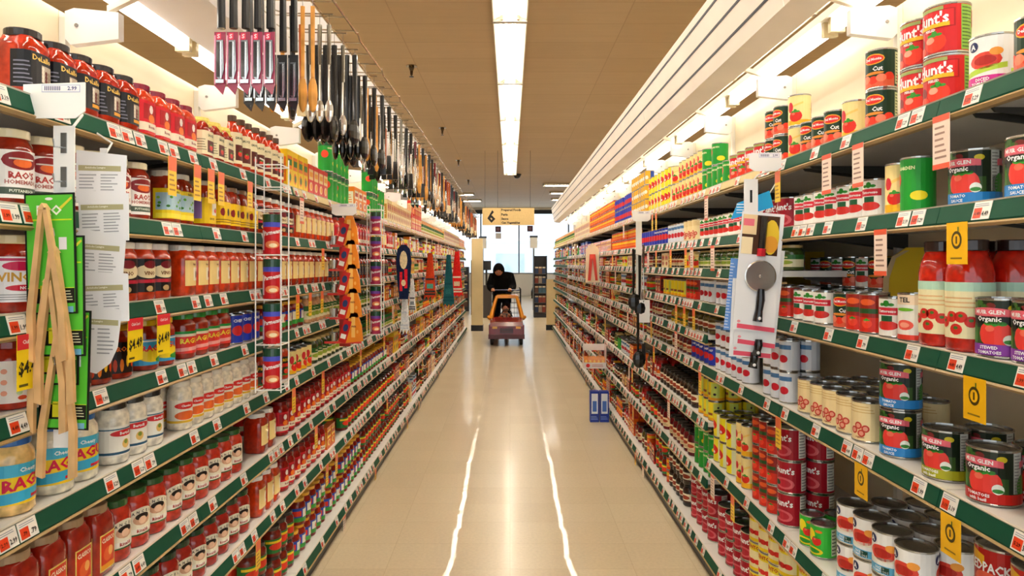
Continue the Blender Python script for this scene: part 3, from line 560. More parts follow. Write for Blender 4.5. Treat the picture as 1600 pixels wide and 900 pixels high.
def make_product(k, lod=0):
    """mesh builders of one product: body, label, lid (all at its base, front towards -y)"""
    if k in BOX:
        w, d, h, c1, c2, c3, *_ = BOX[k]; b = MB()
        e = .003
        if k.endswith('bag'):
            b.prism([(-w / 2 + e, 0), (w / 2 - e, 0), (w / 2, h * .1), (w / 2 - e, h * .9), (w / 2, h), (-w / 2, h), (-w / 2 + e, h * .9), (-w / 2, h * .1)], -d / 2, d / 2, c1, 'plastic')
        else: b.box(-w / 2, w / 2, -d / 2, d / 2, 0, h, c1, 'print')
        l = MB(); S = Flat((0, -d / 2, 0), (1, 0, 0), (0, 0, 1))
        l.rect(S, -w * .42, w * .42, h * .5, h * .85, c2, 1); l.rect(S, -w * .3, w * .35, h * .6, h * .76, c3, 2); l.ell(S, 0, h * .28, w * .3, h * .15, c2, 1); l.ell(S, w * .05, h * .28, w * .18, h * .1, c3, 2)
        for sx in (-1, 1):
            S2 = Flat((sx * w / 2, 0, 0), (0, sx, 0), (0, 0, 1)); l.rect(S2, -d * .4, d * .4, h * .15, h * .8, c2 if sx < 0 else c3, 1); l.lines(S2, -d * .3, d * .3, h * .3, h * .7, 4, c1, 2)
        return {'carton_body': b, 'label': l}, w / 2, h
    kind, r, H, bc, lc, p, art = P[k][:7]
    n = 12 if lod else 24; b, l, t = MB(), MB(), MB()
    if kind == 'can' or kind == 'canlid':
        sv = 0xB8B8B4
        b.lathe([(r * .97, 0, sv, 'metal'), (r * 1.015, .001, sv, 'metal'), (r * 1.015, .004, sv, 'metal'), (r * .985, .006, sv, 'metal'), (r * .985, H - .006, sv, 'metal'), (r * 1.015, H - .004, sv, 'metal'), (r * 1.015, H - .0005, sv, 'metal'), (r * .95, H, sv, 'metal'), (r * .94, H - .004, 0x9A9A98, 'metal'), (r * .6, H - .0035, 0x8E8E8C, 'metal'), (r * .55, H - .0045, 0x8E8E8C, 'metal'), (.001, H - .004, 0x8E8E8C, 'metal')], n)
        if kind == 'canlid' or lc: t.lathe([(r * 1.03, H - .02, lc, 'plastic'), (r * 1.03, H + .001, lc, 'plastic'), (r * .98, H + .004, lc, 'plastic')], n)
        art(l, Cyl(r * .985, 2, n), r, H)
        H += .004 if t.v else 0
    else:
        g = 'glass'
        if kind == 'bottle':
            prof = [(r * .9, 0), (r, .006), (r, H * .55), (r * .92, H * .63), (r * .5, H * .78), (r * .4, H * .9)]; lr = r * .45; lz = H * .89; ins = 'red'
        elif kind == 'bottlew':
            prof = [(r * .9, 0), (r, .008), (r, H * .7), (r * .9, H * .8), (r * .72, H * .9)]; lr = r * .76; lz = H * .9
        else:
            prof = [(r * .9, 0), (r, .006), (r, H * .72), (r * .95, H * .8), (r * .78, H * .87), (r * .76, H * .9)]; lr = r * .84; lz = H * .885
        b.lathe([(q, z, bc, g) for q, z in prof], n, p)
        if k == 'cloth':
            t.lathe([(r * 1.12, H * .80, lc, 'cloth'), (r * .84, H * .87, lc, 'cloth'), (r * .9, H * .93, lc, 'cloth'), (r * .8, H, lc, 'cloth'), (r * .3, H * 1.01, lc, 'cloth')], 18)
            for i in range(0, 18, 2): v = t.v[i]; t.v[i] = (v[0] * .82, v[1] * .82, v[2] - .006)
        else:
            t.lathe([(lr * .97, lz, lc, 'plastic'), (lr, lz + .002, lc, 'plastic'), (lr, H - .002, lc, 'plastic'), (lr * .95, H, lc, 'plastic'), (lr * .85, H - .0008, lc, 'plastic')], n)
        art(l, Cyl(r, p, n), r, H)
    d = {'can_body' if 'can' in kind else 'glass_jar': b}
    if l.v: d['label'] = l
    if t.v: d['lid'] = t
    return d, r * (1 if p == 2 else 1.0), H
BASE = {'can_body': 'can', 'glass_jar': 'jar', 'carton_body': 'carton'}
PROT = {}
def proto(k):
    """near: separate part meshes; far: all in one mesh with simplified art"""
    if k not in PROT:
        parts, r, H = make_product(k)
        near = [(n, m.mesh(n, n in ('glass_jar',))) for n, m in parts.items()]
        lp, _, _ = make_product(k, 1); all_ = MB()
        for n, m in lp.items(): all_.add(m)
        # drop lettering-size faces for the far version
        far = MB()
        for f, c, mm in zip(all_.f, all_.c, all_.m):
            pts = [all_.v[i] for i in f]
            if len(f) >= 4:
                ext = max(max(p[a] for p in pts) - min(p[a] for p in pts) for a in range(3))
                if ext > .008: n0 = len(far.v); far.v += pts; far.face(range(n0, n0 + len(f)), c, mm)
        PROT[k] = dict(near=near, far=far, farmesh=far.mesh(k), r=r, H=H)
    return PROT[k]

# ------------------------------------------------------------------ shelf layout
def zz(m): return 1.5 + m * AX + .018
LZ = [zz(m) for m in (.33, .10, -.122, -.322, -.543, -.80, -1.054)] + [.115]
LNAME = ['top', 'second', 'third', 'fourth', 'fifth', 'sixth', 'seventh', 'bottom']
BAY = .915
L0, R0 = .31, .63
def rlevels(k):   # right side bay k (0 = nearest)
    if k < 2: ms = (.358, .111, -.22, -.54, -1.0)
    elif k == 2: ms = (.358, .108, -.045, -.22, -.54, -1.0)
    else: ms = (.358, .108, -.045, -.22, -.38, -.54, -.82, -1.11)
    return [zz(m) for m in ms] + [.115]
NB = 16
YEND_L, YEND_R = L0 + NB * BAY, R0 + NB * BAY
def ypx(px, X): return F * X / abs(px - 797)

# gondola units
TAGS = []
def tag_mesh(digits, red=True):
    m = MB(); S = Flat((0, 0, 0), (1, 0, 0), (0, 0, 1)); m.box(-.026, .026, 0, .0012, -.019, .019, 0xF2EEE6, 'print')
    S = Flat((0, 0, 0), (1, 0, 0), (0, 0, 1)); m.rect(S, -.023, .001, -.016, .006, 0xE0421C, 1); m.txt(S, digits, .013, -.007, .011, 0x2A2420, 2, .019); m.txt(S, digits, -.011, -.006, .008, 0x5A1008, 2, .017); m.lines(S, -.022, .022, .008, .016, 2, 0x8A94A8, 1)
    return m.mesh('price_tag')
TAGM = [tag_mesh(d) for d in ('2.99', '5.29', '4.49', '.79', '1.99', '3.19')]
def talker(kind):
    m = MB(); S = Flat((0, 0, 0), (1, 0, 0), (0, 0, 1))
    if kind == 'price':
        m.box(-.035, .035, 0, .001, -.11, 0, 0xF8D818); m.rect(S, -.035, .035, -.03, 0, 0xE02838, 1); m.txt(S, "ClubCard", 0, -.015, .008, 0xFFE8E8, 2, .06); m.txt(S, "$4.49", 0, -.066, .03, 0x1A1A10, 2, .062, slope=.1)
        m.rect(S, -.03, -.005, -.103, -.098, 0x5A5010, 1)
    elif kind == 'org':
        m.box(-.034, .034, 0, .001, -.09, 0, 0xF0B810)
        for a, c in ((.017, 0x4A3A10), (.0115, 0xF0B810)): m.ell(S, 0, -.038, a, a * 1.15, c, 1 if a > .015 else 2, n=18)
        m.rect(S, -.002, .003, -.046, -.03, 0x4A3A10, 3); m.rect(S, .004, .008, -.02, -.01, 0x4A6A20, 3); m.lines(S, -.02, .02, -.082, -.072, 1, 0x8A6A10, 1)
    elif kind == 'pink':
        m.box(-.03, .03, 0, .001, -.12, 0, 0xF0D8C8); m.rect(S, -.03, .03, -.014, 0, 0xE05838, 1); m.rect(S, -.03, .03, -.12, -.108, 0xE05838, 1); m.lines(S, -.022, .022, -.1, -.02, 6, 0x98786A, 1)
    else:
        m.box(-.024, .024, 0, .001, -.11, 0, 0xF4C828); m.rect(S, -.024, .024, -.04, 0, 0xE8683A, 1); m.lines(S, -.018, .018, -.1, -.045, 4, 0xB07818, 1)
    return m.mesh('hanging_tag')
TALK = {k: talker(k) for k in ('price', 'org', 'pink', 'yel')}
RAIL = {}
SHELF_LEN = BAY
def gondola(side, k, y0):
    s = -1 if side == 'left' else 1
    g = thing('gondola_shelving', f'{side} gondola shelving bay, {ordw(k)} the camera, with green price rails'.replace('-nearest the', ' nearest to the').replace('nearest the', 'nearest to the'), 'shelving', (s * XB, y0, 0), 0, f'gondola bays along the {side} side')
    g['label'] = f'green-railed gondola shelving bay on the {side}, {ordw(k)} to the camera'
    top = 2.295 if side == 'left' else 2.44
    MB().box(min(0, s * .02), max(0, s * .02), .001, BAY - .001, .09, top, 0xE8D8B8, 'painted').build('back_panel', g)
    MB().box(min(-s * .02, 0), max(-s * .02, 0), 0.002, .026, .1, top - .02, 0xF0ECE0, 'painted').build('upright', g)
    xi = .455  # base depth
    MB().box(min(0, -s * xi), max(0, -s * xi), .001, BAY - .001, 0, .085, 0x2C2C2C, 'painted').build('base_plinth', g)
    lv = LZ if side == 'left' else rlevels(k)
    for li, z in enumerate(lv):
        base = li == len(lv) - 1; fx = -s * (XB - AX) if not base else -s * (xi + .005)
        d = MB().box(min(fx, 0), max(fx, 0), .002, BAY - .002, z - .022 if not base else .086, z, 0xDEDCD8, 'painted')
        a = fx - s * .002
        sh = d.build('shelf', g)
        r_ = MB(); e = .001; q = [(a, z + .002), (a - s * .004, z + .001), (a - s * .014, z - .036), (a - s * .012, z - .042), (a, z - .040)]
        thin = li == 0 and k >= (2 if s > 0 else 3)
        if thin: q = [(a, z + .002), (a - s * .004, z + .001), (a - s * .010, z - .030), (a, z - .034)]
        r_.prism(q, e, BAY - e, 0xDCC894 if thin else 0x0A4A34, 'matte'); q2 = [(a - s * .0145, z - .040), (a - s * .018, z - .044), (a - s * .010, z - .050), (a + s * .02, z - .046), (a + s * .02, z - .040)]
        r_.prism(q2, e, BAY - e, 0xA88C5C, 'painted'); r_.prism([(a - s * .004, z + .001), (a - s * .006, z + .004), (a, z + .005), (a, z)], e, BAY - e, 0xD0C8B8, 'painted')
        r_.build('price_rail', sh)
        if not base:
            for yb in (.03, BAY - .03):
                MB().prism([(0, z - .022), (fx * .8, z - .022), (fx * .78, z - .032), (0, z - .075)], yb - .003, yb + .003, 0x3A3834, 'painted').build('shelf_bracket', sh)
        if y0 < 11.5 and (y0 + BAY) > 1.15:
            y = rnd.uniform(.04, .12)
            while y < BAY - .03:
                if y0 + y > 1.0:
                    t = link('price_tag', rnd.choice(TAGM), sh, (a - s * .0105, y, z - .0175)); t.rotation_euler = (R(-15), 0, -s * pi / 2)
                dense = .35 if side == 'left' else .45
                y += (rnd.choice((.056, .06, .12, .2, .26)) if rnd.random() > dense else rnd.uniform(.2, .3)) if y0 < 3.2 else rnd.choice((.056, .075, .09, .12, .16))
        for (sd, lz_, yy, kd) in TALKERS:
            if sd == side and lz_ == li and y0 <= yy < y0 + BAY:
                t = link('hanging_tag', TALK[kd], sh, (a - s * .019, yy - y0, z - .038)); t.rotation_euler = (0, 0, -s * pi / 2)
                if kd == 'price': t['label'] = 'yellow $4.49 hanging tag'
    return g
TALKERS = [('left', 2, ypx(30, AX), 'price'), ('left', 2, ypx(199, AX), 'price'), ('left', 2, ypx(244, AX), 'price')]
for px in (258, 298, 320, 336, 382): TALKERS.append(('left', 0, ypx(px, AX), 'yel'))
for px in (458, 478, 497): TALKERS.append(('left', 2, ypx(px, AX), 'yel'))
for px in (395, 505, 520): TALKERS.append(('left', 6, ypx(px, AX), 'yel'))
for px in (452,): TALKERS.append(('left', 4, ypx(px, AX), 'yel'))
for px, k in ((1485, 'pink'), (1352, 'pink'), (1302, 'pink'), (1224, 'yel'), (1110, 'pink'), (1030, 'yel'), (1024, 'yel')): TALKERS.append(('right', 0, ypx(px, AX), k))
for px, k in ((1510, 'org'), (1388, 'pink'), (1120, 'pink'), (1030, 'yel')): TALKERS.append(('right', 1, ypx(px, AX), k))
for px, k in ((1538, 'org'),): TALKERS.append(('right', 2, ypx(px, AX), k))
for px, k in ((1357, 'org'), (1500, 'org'), (1225, 'yel'), (1062, 'yel'), (1075, 'yel'), (1090, 'yel')): TALKERS.append(('right', 3, ypx(px, AX), k))
for px, k in ((1152, 'yel'), (1100, 'yel'), (1120, 'pink')): TALKERS.append(('right', 5, ypx(px, AX), k))
for k in range(3, 12):
    for sd, nl in (('left', 8), ('right', 9)):
        for q in range(5): TALKERS.append((sd, rnd.randrange(nl), (L0 if sd == 'left' else R0) + (k + rnd.uniform(.1, .9)) * BAY, rnd.choice(('yel', 'yel', 'pink'))))
for k in range(NB):
    gondola('left', k, L0 + k * BAY); gondola('right', k, R0 + k * BAY)

# explicit runs: (side, level, px from, px to, product, layers, rows) - px read at the front row
PR = [
 ('left', 0, -10, 12, 'bbq', 1, 1), ('left', 0, 12, 200, 'deli', 1, 1), ('left', 0, 200, 302, 'redlab', 1, 1), ('left', 0, 302, 355, 'cloth', 1, 1), ('left', 0, 355, 436, 'bottle', 1, 1), ('left', 0, 436, 474, 'ybox', 1, 1), ('left', 0, 474, 506, 'rbox', 1, 1), ('left', 0, 506, 536, 'parm', 2, 1), ('left', 0, 538, 570, 'obox', 1, 1), ('left', 0, 572, 584, 'parm', 2, 1), ('left', 0, 584, 594, 'grg', 2, 1), ('left', 0, 594, 640, 'cbox', 1, 1), ('left', 0, 640, 655, 'rbox', 2, 1), ('left', 0, 656, 690, 'dress', 1, 1), ('left', 0, 690, 716, 'cbox', 1, 1), ('left', 0, 716, 734, 'obox', 1, 1),
 ('left', 1, -10, 218, 'raos', 1, 1), ('left', 1, 218, 243, 'raos2', 1, 1), ('left', 1, 243, 285, 'grn', 1, 1), ('left', 1, 285, 330, 'yel', 1, 1), ('left', 1, 330, 392, 'yelpep', 1, 1), ('left', 1, 392, 450, 'blackc', 1, 1), ('left', 1, 450, 515, 'orcr', 1, 1), ('left', 1, 515, 575, 'redlab', 1, 1),
 ('left', 2, -10, 60, 'vinco', 1, 1), ('left', 2, 60, 254, 'blackc', 1, 1), ('left', 2, 254, 270, 'yel', 1, 1), ('left', 2, 270, 400, 'orcr', 1, 1), ('left', 2, 400, 505, 'plain', 1, 1), ('left', 2, 505, 600, 'deli', 1, 1),
 ('left', 3, -10, 90, 'snow', 1, 1), ('left', 3, 90, 210, 'flame', 1, 1), ('left', 3, 210, 274, 'ragub', 1, 1), ('left', 3, 274, 355, 'ragur', 1, 1), ('left', 3, 355, 402, 'blue', 1, 1), ('left', 3, 402, 470, 'salsa', 1, 1), ('left', 3, 470, 520, 'dress', 1, 1), ('left', 3, 520, 590, 'pickleg', 1, 1),
 ('left', 4, -10, 60, 'ragualf', 1, 1), ('left', 4, 60, 158, 'ragualw', 1, 1), ('left', 4, 158, 240, 'bert', 1, 2), ('left', 4, 240, 270, 'prego', 1, 2), ('left', 4, 270, 398, 'whred', 1, 3), ('left', 4, 398, 445, 'prego', 1, 2), ('left', 4, 445, 480, 'ytom', 1, 2), ('left', 4, 480, 530, 'pickleg', 1, 2), ('left', 4, 530, 600, 'spice', 1, 3),
 ('left', 5, -10, 158, 'classico', 1, 1), ('left', 5, 158, 372, 'franc', 1, 2), ('left', 5, 394, 420, 'plain', 1, 1), ('left', 5, 432, 540, 'redbar', 1, 3), ('left', 5, 540, 600, 'salsa', 1, 3), 
 ('left', 6, 150, 390, 'francd', 1, 2), ('left', 6, 390, 432, 'orcr', 1, 2), ('left', 6, 432, 500, 'redbar', 1, 3), ('left', 6, 500, 520, 'orbag', 1, 1), ('left', 6, 530, 600, 'salsag', 1, 3),
 ('left', 7, 380, 450, 'salsag', 2, 3), ('left', 7, 450, 500, 'salsa', 2, 3), ('left', 7, 504, 560, 'salsa', 2, 3), ('left', 7, 560, 620, 'salsag', 2, 3),
 # right
 ('right', 0, 1572, 1650, 'delm', 1, 1), ('right', 0, 1502, 1572, 'ac', 1, 1), ('right', 0, 1395, 1502, 'hunts', 2, 1), ('right', 0, 1348, 1395, 'delm', 2, 1), ('right', 0, 1318, 1348, 'ytom', 1, 1), ('right', 0, 1258, 1318, 'delm', 1, 2), ('right', 0, 1232, 1258, 'ytom', 2, 1), ('right', 0, 1204, 1232, 'delm', 2, 1), ('right', 0, 1150, 1204, 'hunts', 1, 1), ('right', 0, 1105, 1150, 'grg', 2, 1), ('right', 0, 1058, 1105, 'ytom', 2, 1), ('right', 0, 1022, 1058, 'ytomb', 2, 1), ('right', 0, 992, 1022, 'bluey', 3, 1), ('right', 0, 965, 992, 'blue', 2, 1), ('right', 0, 925, 965, 'redyel', 3, 1), ('right', 0, 900, 925, 'cbox', 1, 1), ('right', 0, 866, 900, 'dress', 1, 1),
 ('right', 1, 1548, 1650, 'muirb', 1, 1), ('right', 1, 1502, 1548, 'muirb', 1, 1), ('right', 1, 1450, 1502, 'ytall', 1, 1), ('right', 1, 1420, 1450, 'gtall', 1, 1), ('right', 1, 1382, 1420, 'ytall', 1, 1), ('right', 1, 1224, 1382, 'whred2', 1, 2), ('right', 1, 1196, 1224, 'blue', 1, 1), ('right', 1, 1096, 1150, 'huntsd', 1, 1), ('right', 1, 1050, 1096, 'white', 1, 1), ('right', 1, 1000, 1050, 'blue', 1, 1), ('right', 1, 960, 1000, 'redyel', 2, 1), ('right', 1, 920, 960, 'orbag', 1, 1),
 ('right', 2, 1540, 1660, 'muirp', 1, 1), ('right', 2, 1450, 1540, 'passata', 1, 2), ('right', 2, 1410, 1452, 'tel', 1, 1), ('right', 2, 1376, 1410, 'whred2', 1, 1), ('right', 2, 1335, 1376, 'redtall', 1, 1), ('right', 2, 1300, 1335, 'delm', 1, 2), ('right', 2, 1205, 1300, 'whred2', 1, 1),
 ('right', 3, 1370, 1500, 'muirb', 1, 1), ('right', 3, 1500, 1580, 'muirr', 1, 2), ('right', 3, 1440, 1500, 'muiry', 1, 1), ('right', 3, 1240, 1370, 'creamc', 1, 3), ('right', 3, 1204, 1240, 'redtall', 2, 1),
 ('right', 4, 1520, 1660, 'redp', 3, 2), ('right', 4, 1450, 1520, 'redp', 1, 3), ('right', 4, 1300, 1450, 'acb', 2, 3), ('right', 4, 1246, 1300, 'chili', 1, 3), ('right', 4, 1196, 1246, 'huntsd', 3, 2),
 ('right', 5, 1040, 1700, 'cento', 3, 2),
]
PR = [p for p in PR if p[:3] not in (('right', 3, 1370), ('right', 3, 1440))]
PR += [('right', 3, 1364, 1425, 'muirb', 2, 1), ('right', 3, 1425, 1500, 'muiry', 1, 2), ('right', 3, 1580, 1700, 'muirr', 1, 2)]
# right bay three onwards, given by distance: (side, level, y0, y1, product, layers, rows, bays)
def rng(side, lv, y0, y1, k, la=1, ro=1): return (side, lv, y0, y1, k, la, ro)
PY = []
b2 = R0 + 2 * BAY; b3 = b2 + BAY; b4 = b3 + BAY
PY += [rng('right', 1, b2 + .02, b2 + .45, 'huntsd'), rng('right', 1, b2 + .45, b3, 'whred2'), rng('right', 2, b2, b3, 'pickleg'), rng('right', 3, b2 + .02, b3, 'white', 1, 2), rng('right', 4, b2 + .02, b2 + .3, 'white', 2, 2), rng('right', 4, b2 + .42, b3, 'white', 2, 1),
       rng('right', 5, b2 + .02, b2 + .14, 'huntsd', 3, 2), rng('right', 5, b2 + .14, b2 + .36, 'redtall', 3, 2), rng('right', 5, b2 + .36, b2 + .62, 'ytall', 2, 2), rng('right', 5, b2 + .62, b3, 'ytomb', 2, 2),
       rng('right', 6, b2, b2 + .42, 'cento', 3, 3), rng('right', 6, b2 + .42, b3, 'huntsd', 2, 3),
       rng('right', 1, b3, b3 + .3, 'whred2'), rng('right', 1, b3 + .3, b3 + .6, 'creamc'), rng('right', 1, b3 + .6, b4, 'blue'), rng('right', 2, b3, b3 + .3, 'pickleg'), rng('right', 2, b3 + .3, b3 + .6, 'ytom'), rng('right', 2, b3 + .6, b4, 'bottled'), rng('right', 3, b3, b3 + .28, 'white', 1, 2), rng('right', 3, b3 + .28, b3 + .55, 'redtall', 1, 2), rng('right', 3, b3 + .55, b4, 'yelb', 1, 2),
       rng('right', 4, b3, b3 + .5, 'pickle', 1, 2), rng('right', 4, b3 + .5, b4, 'oil', 1, 1), rng('right', 5, b3, b3 + .42, 'blue', 1, 3), rng('right', 5, b3 + .42, b4, 'winej', 1, 3), rng('right', 6, b3, b3 + .32, 'yelb', 2, 3), rng('right', 6, b3 + .32, b4, 'darkj', 2, 3), rng('right', 7, b3, b3 + .4, 'grg', 2, 3), rng('right', 7, b3 + .4, b4, 'winej', 2, 3), rng('right', 8, b3, b3 + .5, 'huntsd', 2, 2), rng('right', 8, b3 + .5, b4, 'darkj', 2, 3)]
FILL = {
 'left': {0: 'cbox parm dress obox ybox rbox spice cbox bottle', 1: 'orcr salsag yel brbag redlab obox ytomb raos2 orbag', 2: 'plain orcr salsag brbag pickleg blackc ybox dress', 3: 'pickleg darkj orbag salsa brbag dress bbox whred2', 4: 'spice orbag brbag pickleg ybox oil dress redyel', 5: 'salsa rdbag orbag brbag redyel winej ybox obox', 6: 'salsag rdbag orbag darkj brbag redbar spice ytomb', 7: 'salsag pickle darkj brbag rdbag cbox white bottled'},
 'right': {0: 'redyel cbox bluey dress rbox obox cbox bottle', 1: 'rbox bbox rdbag grg redyel bottled cbox orbag', 2: 'darkj bottled cbox ytomb dress rbox winej redlab', 3: 'bottled yelb rdbag salsag white oil pickle orbag', 4: 'pickle winej redbar darkj bottled dress ytom rdbag', 5: 'pickle oil redbar winej bottled salsag brbag dress', 6: 'pickleg darkj redbar rdbag pickle orbag white grg', 7: 'winej redbar pickle salsag rdbag brbag darkj salsa', 8: 'salsag rdbag redyel pickle winej orbag redbar darkj'},
}
FILL = {a: {k: v.split() for k, v in d.items()} for a, d in FILL.items()}
ITEMS = []   # (category, size score, product, side, level name, row, layer, x, y, z, rz)
def level_z(side, lv, y):
    if side == 'left': return LZ[lv], (LZ[lv - 1] if lv else 9), LNAME[lv]
    k = min(NB - 1, max(0, int((y - R0) / BAY))); L = rlevels(k)
    if lv >= len(L): return None
    return L[lv], (L[lv - 1] if lv else 9), ('top', 'second', 'third', 'fourth', 'fifth', 'sixth', 'seventh', 'eighth', 'bottom')[lv] if lv < len(L) - 1 else 'bottom'
def add_run(side, lv, y0, y1, k, layers, rows):
    s = -1 if side == 'left' else 1
    if k in BOX: r, H = BOX[k][0] / 2, BOX[k][2]; dp = BOX[k][1] / 2
    else: r, H = P[k][1], P[k][2]; dp = r
    if k in BOX: cat = BOX[k][7]
    else: cat = P[k][8]
    H2 = H + (.004 if k in ('parm', 'spice') else 0)
    y = y0 + r + .003; y1 = min(y1, (YEND_L if s < 0 else YEND_R) - .03)
    while y + r <= y1 + .012:
        info_ = level_z(side, lv, y)
        if info_ is None: break
        z, ztop, nm = info_
        gap = ztop - .055 - z
        if (y - (L0 if s < 0 else R0)) % BAY < r * .2 : pass
        la = min(layers, int((gap - .003) / (H2 + .0006))); sc = 1
        if la == 0: la = 1; sc = gap / H2 * .98
        if rows > 1 and y > 9: rw = 2
        else: rw = rows
        cx_ = 1.055
        for row in range(rw):
            x = AX + .012 + dp + row * (2 * dp + .004) + rnd.uniform(0, .003)
            if x + dp > XB - .022: continue
            for j in range(la):
                if row == 0 and j == la - 1 and la > 1 and rnd.random() < .12 and y > 2.6: continue
                zb = z + .0012 + j * (H2 * sc + .0006)
                # inside the frame?
                px = (x - .05) * F / y; py = 412 - F * (zb + H * sc - 1.5) / y; py2 = 412 - F * (zb - 1.5) / y
                if px > 830 or py > 905 or py2 < -5: continue
                # second rows only where one can see over the front
                if row > 0 and zb > 1.45: continue
                rz = (pi / 2 if s < 0 else -pi / 2) + rnd.uniform(-.2, .2) * (0 if k in BOX else 1) + (0 if k in BOX or (k not in BOX and P[k][5] > 2) else -s * -.42)
                if k not in BOX and P[k][5] > 2: rz = (pi / 2 if s < 0 else -pi / 2)
                score = F * r * 2 / y * (H * F / y) / (1 + 3.0 * row)
                ITEMS.append((cat, score, k, side, nm, row, j, s * x, y, zb, rz, sc, lv))
        y += 2 * r + rnd.uniform(.003, .007)
cover = {}
for side, lv, a, b, k, la, ro in PR:
    r = BOX[k][0] / 2 if k in BOX else P[k][1]
    X = AX + .012 + (BOX[k][1] / 2 if k in BOX else r)
    if side == 'left': y0, y1 = ypx(max(a, -10), X), ypx(b, X)
    else: y0, y1 = ypx(b, X), ypx(a, X)
    y0, y1 = y0 - r * .0, y1
    if side == 'right' and y0 < R0 + 2 * BAY < y1 and lv > 0: y1 = R0 + 2 * BAY - .005
    prev = cover.get((side, lv), [])
    for p0, p1 in prev:
        if y0 < p1 and y1 > p1: y0 = max(y0, p1)
    cover.setdefault((side, lv), []).append((y0, y1)); add_run(side, lv, y0, y1, k, la, ro)
for side, lv, y0, y1, k, la, ro in PY:
    cover.setdefault((side, lv), []).append((y0, y1)); add_run(side, lv, y0, y1, k, la, ro)
cover.setdefault(('left', 5), []).append((ypx(372, 1.03), ypx(432, 1.03)))
for side, nl, yend, bay0 in (('left', 8, YEND_L, L0), ('right', 9, YEND_R, R0)):
    for lv in range(nl):
        y = max([1.0] + [c[1] for c in cover.get((side, lv), [])])
        if side == 'right' and lv > 4: y = max(y, b4)
        i = rnd.randrange(3)
        while y < yend - .15:
            fl = FILL[side][lv]; kk = fl[i % len(fl)]; i = rnd.randrange(len(fl)) if rnd.random() < .4 else i + 1
            L = rnd.uniform(.09, .3); y += .09 if rnd.random() < .08 else 0; y1 = min(y + L, yend - .05)
            la = 2 if kk in ('redyel', 'darkj', 'spice', 'yelb') or (lv == nl - 1) else 1
            add_run(side, lv, y + .005, y1, kk, la, 2 if zz(0) > LZ[min(lv, 7)] and y < 7 else 1)
            y = y1
# an upper gap below a shelf: cans behind on the right third shelf, on yellow display trays
# ------------------------------------------------------------------ place products
# drop overlaps inside the same level
ITEMS.sort(key=lambda t: t[8])
last = {}
keep = []
for it in ITEMS:
    k = it[2]; r = BOX[k][0] / 2 if k in BOX else P[k][1]
    key = (it[3], it[12], it[5], it[6])
    if it[8] - r < last.get(key, -9) - .002: continue
    last[key] = it[8] + r
    keep.append(it)
# nothing may stand on a can that is missing
base = {(i[3], i[12], i[5], i[6], round(i[8], 4)) for i in keep}
keep = [i for i in keep if i[6] == 0 or ((i[3], i[12], i[5], i[6] - 1, round(i[8], 4)) in base) or 412 - F * (i[9] - 1.5) / i[8] > 890]
ITEMS = keep
seq = {}
labels = {}
for i, it in enumerate(ITEMS):
    key = (it[2], it[3], it[4], it[5], it[6]); n = seq.get(key, 0); seq[key] = n + 1
    k = it[2]; desc = BOX[k][6] if k in BOX else P[k][7]
    lay = ('', ', second layer', ', third layer')[it[6]]; row = ('', ', second row', ', third row')[it[5]]
    if it[6] and it[5]: lay, row = lay, row.replace(', ', ' of ')
    labels[i] = f"{ordw(n)} {desc}, {it[3]} {it[4]} shelf{lay}{row}"
    if len(labels[i].replace('-', ' ').split()) > 16: labels[i] = labels[i].replace('layer', '').replace(' row', '').replace(' with ', ', ').replace('label and ', 'label, ')
bycat = {}
for i, it in enumerate(ITEMS): bycat.setdefault(it[0], []).append(i)
STUFFNAME = {'sauce jar': 'sauce_jar_assortment', 'can': 'canned_food_assortment', 'salsa jar': 'salsa_jar_assortment', 'pickle jar': 'pickle_jar_assortment', 'bottle': 'bottle_assortment', 'carton': 'carton_assortment', 'packet': 'packet_assortment', 'canister': 'canister_assortment', 'spice tin': 'spice_tin_assortment'}
NAMES = {'sauce jar': 'sauce_jar', 'can': 'food_can', 'salsa jar': 'salsa_jar', 'pickle jar': 'pickle_jar', 'bottle': 'sauce_bottle', 'carton': 'food_carton', 'packet': 'food_packet', 'canister': 'canister', 'spice tin': 'spice_tin'}
for cat, ids in bycat.items():
    ids.sort(key=lambda i: -ITEMS[i][1])
    for n, i in enumerate(ids[:300]):
        c_, sc_, k, side, nm, row, lay, x, y, z, rz, s_, lv = ITEMS[i]; pr = proto(k)
        desc = BOX[k][6] if k in BOX else P[k][7]
        grp = f"{desc.replace(' jar', ' jars').replace(' can', ' cans', 1) if False else desc} repeats, {side} {nm} shelf"
        if sc_ > 420:
            o = link(NAMES[cat], pr['near'][0][1]); 
            for pn, pm in pr['near'][1:]: link(pn, pm, o)
        else: o = link(NAMES[cat], pr['farmesh'])
        o.location = (x, y, z); o.rotation_euler = (0, 0, rz); o.scale = (1, 1, s_)
        tag(o, labels[i], cat, grp)
    rest = ids[300:]
    if rest:
        m = MB()
        for i in rest:
            c_, sc_, k, side, nm, row, lay, x, y, z, rz, s_, lv = ITEMS[i]
            m.add(proto(k)['far'], Matrix.Translation((x, y, z)) @ Matrix.Rotation(rz, 4, 'Z') @ Matrix.Diagonal((1, 1, s_, 1)))
        o = m.build(STUFFNAME[cat]); o['kind'] = 'stuff'; tag(o, f'small distant {cat}s filling the shelves farther down the aisle', cat)
print('ITEMS', len(ITEMS), {c: len(v) for c, v in bycat.items()})
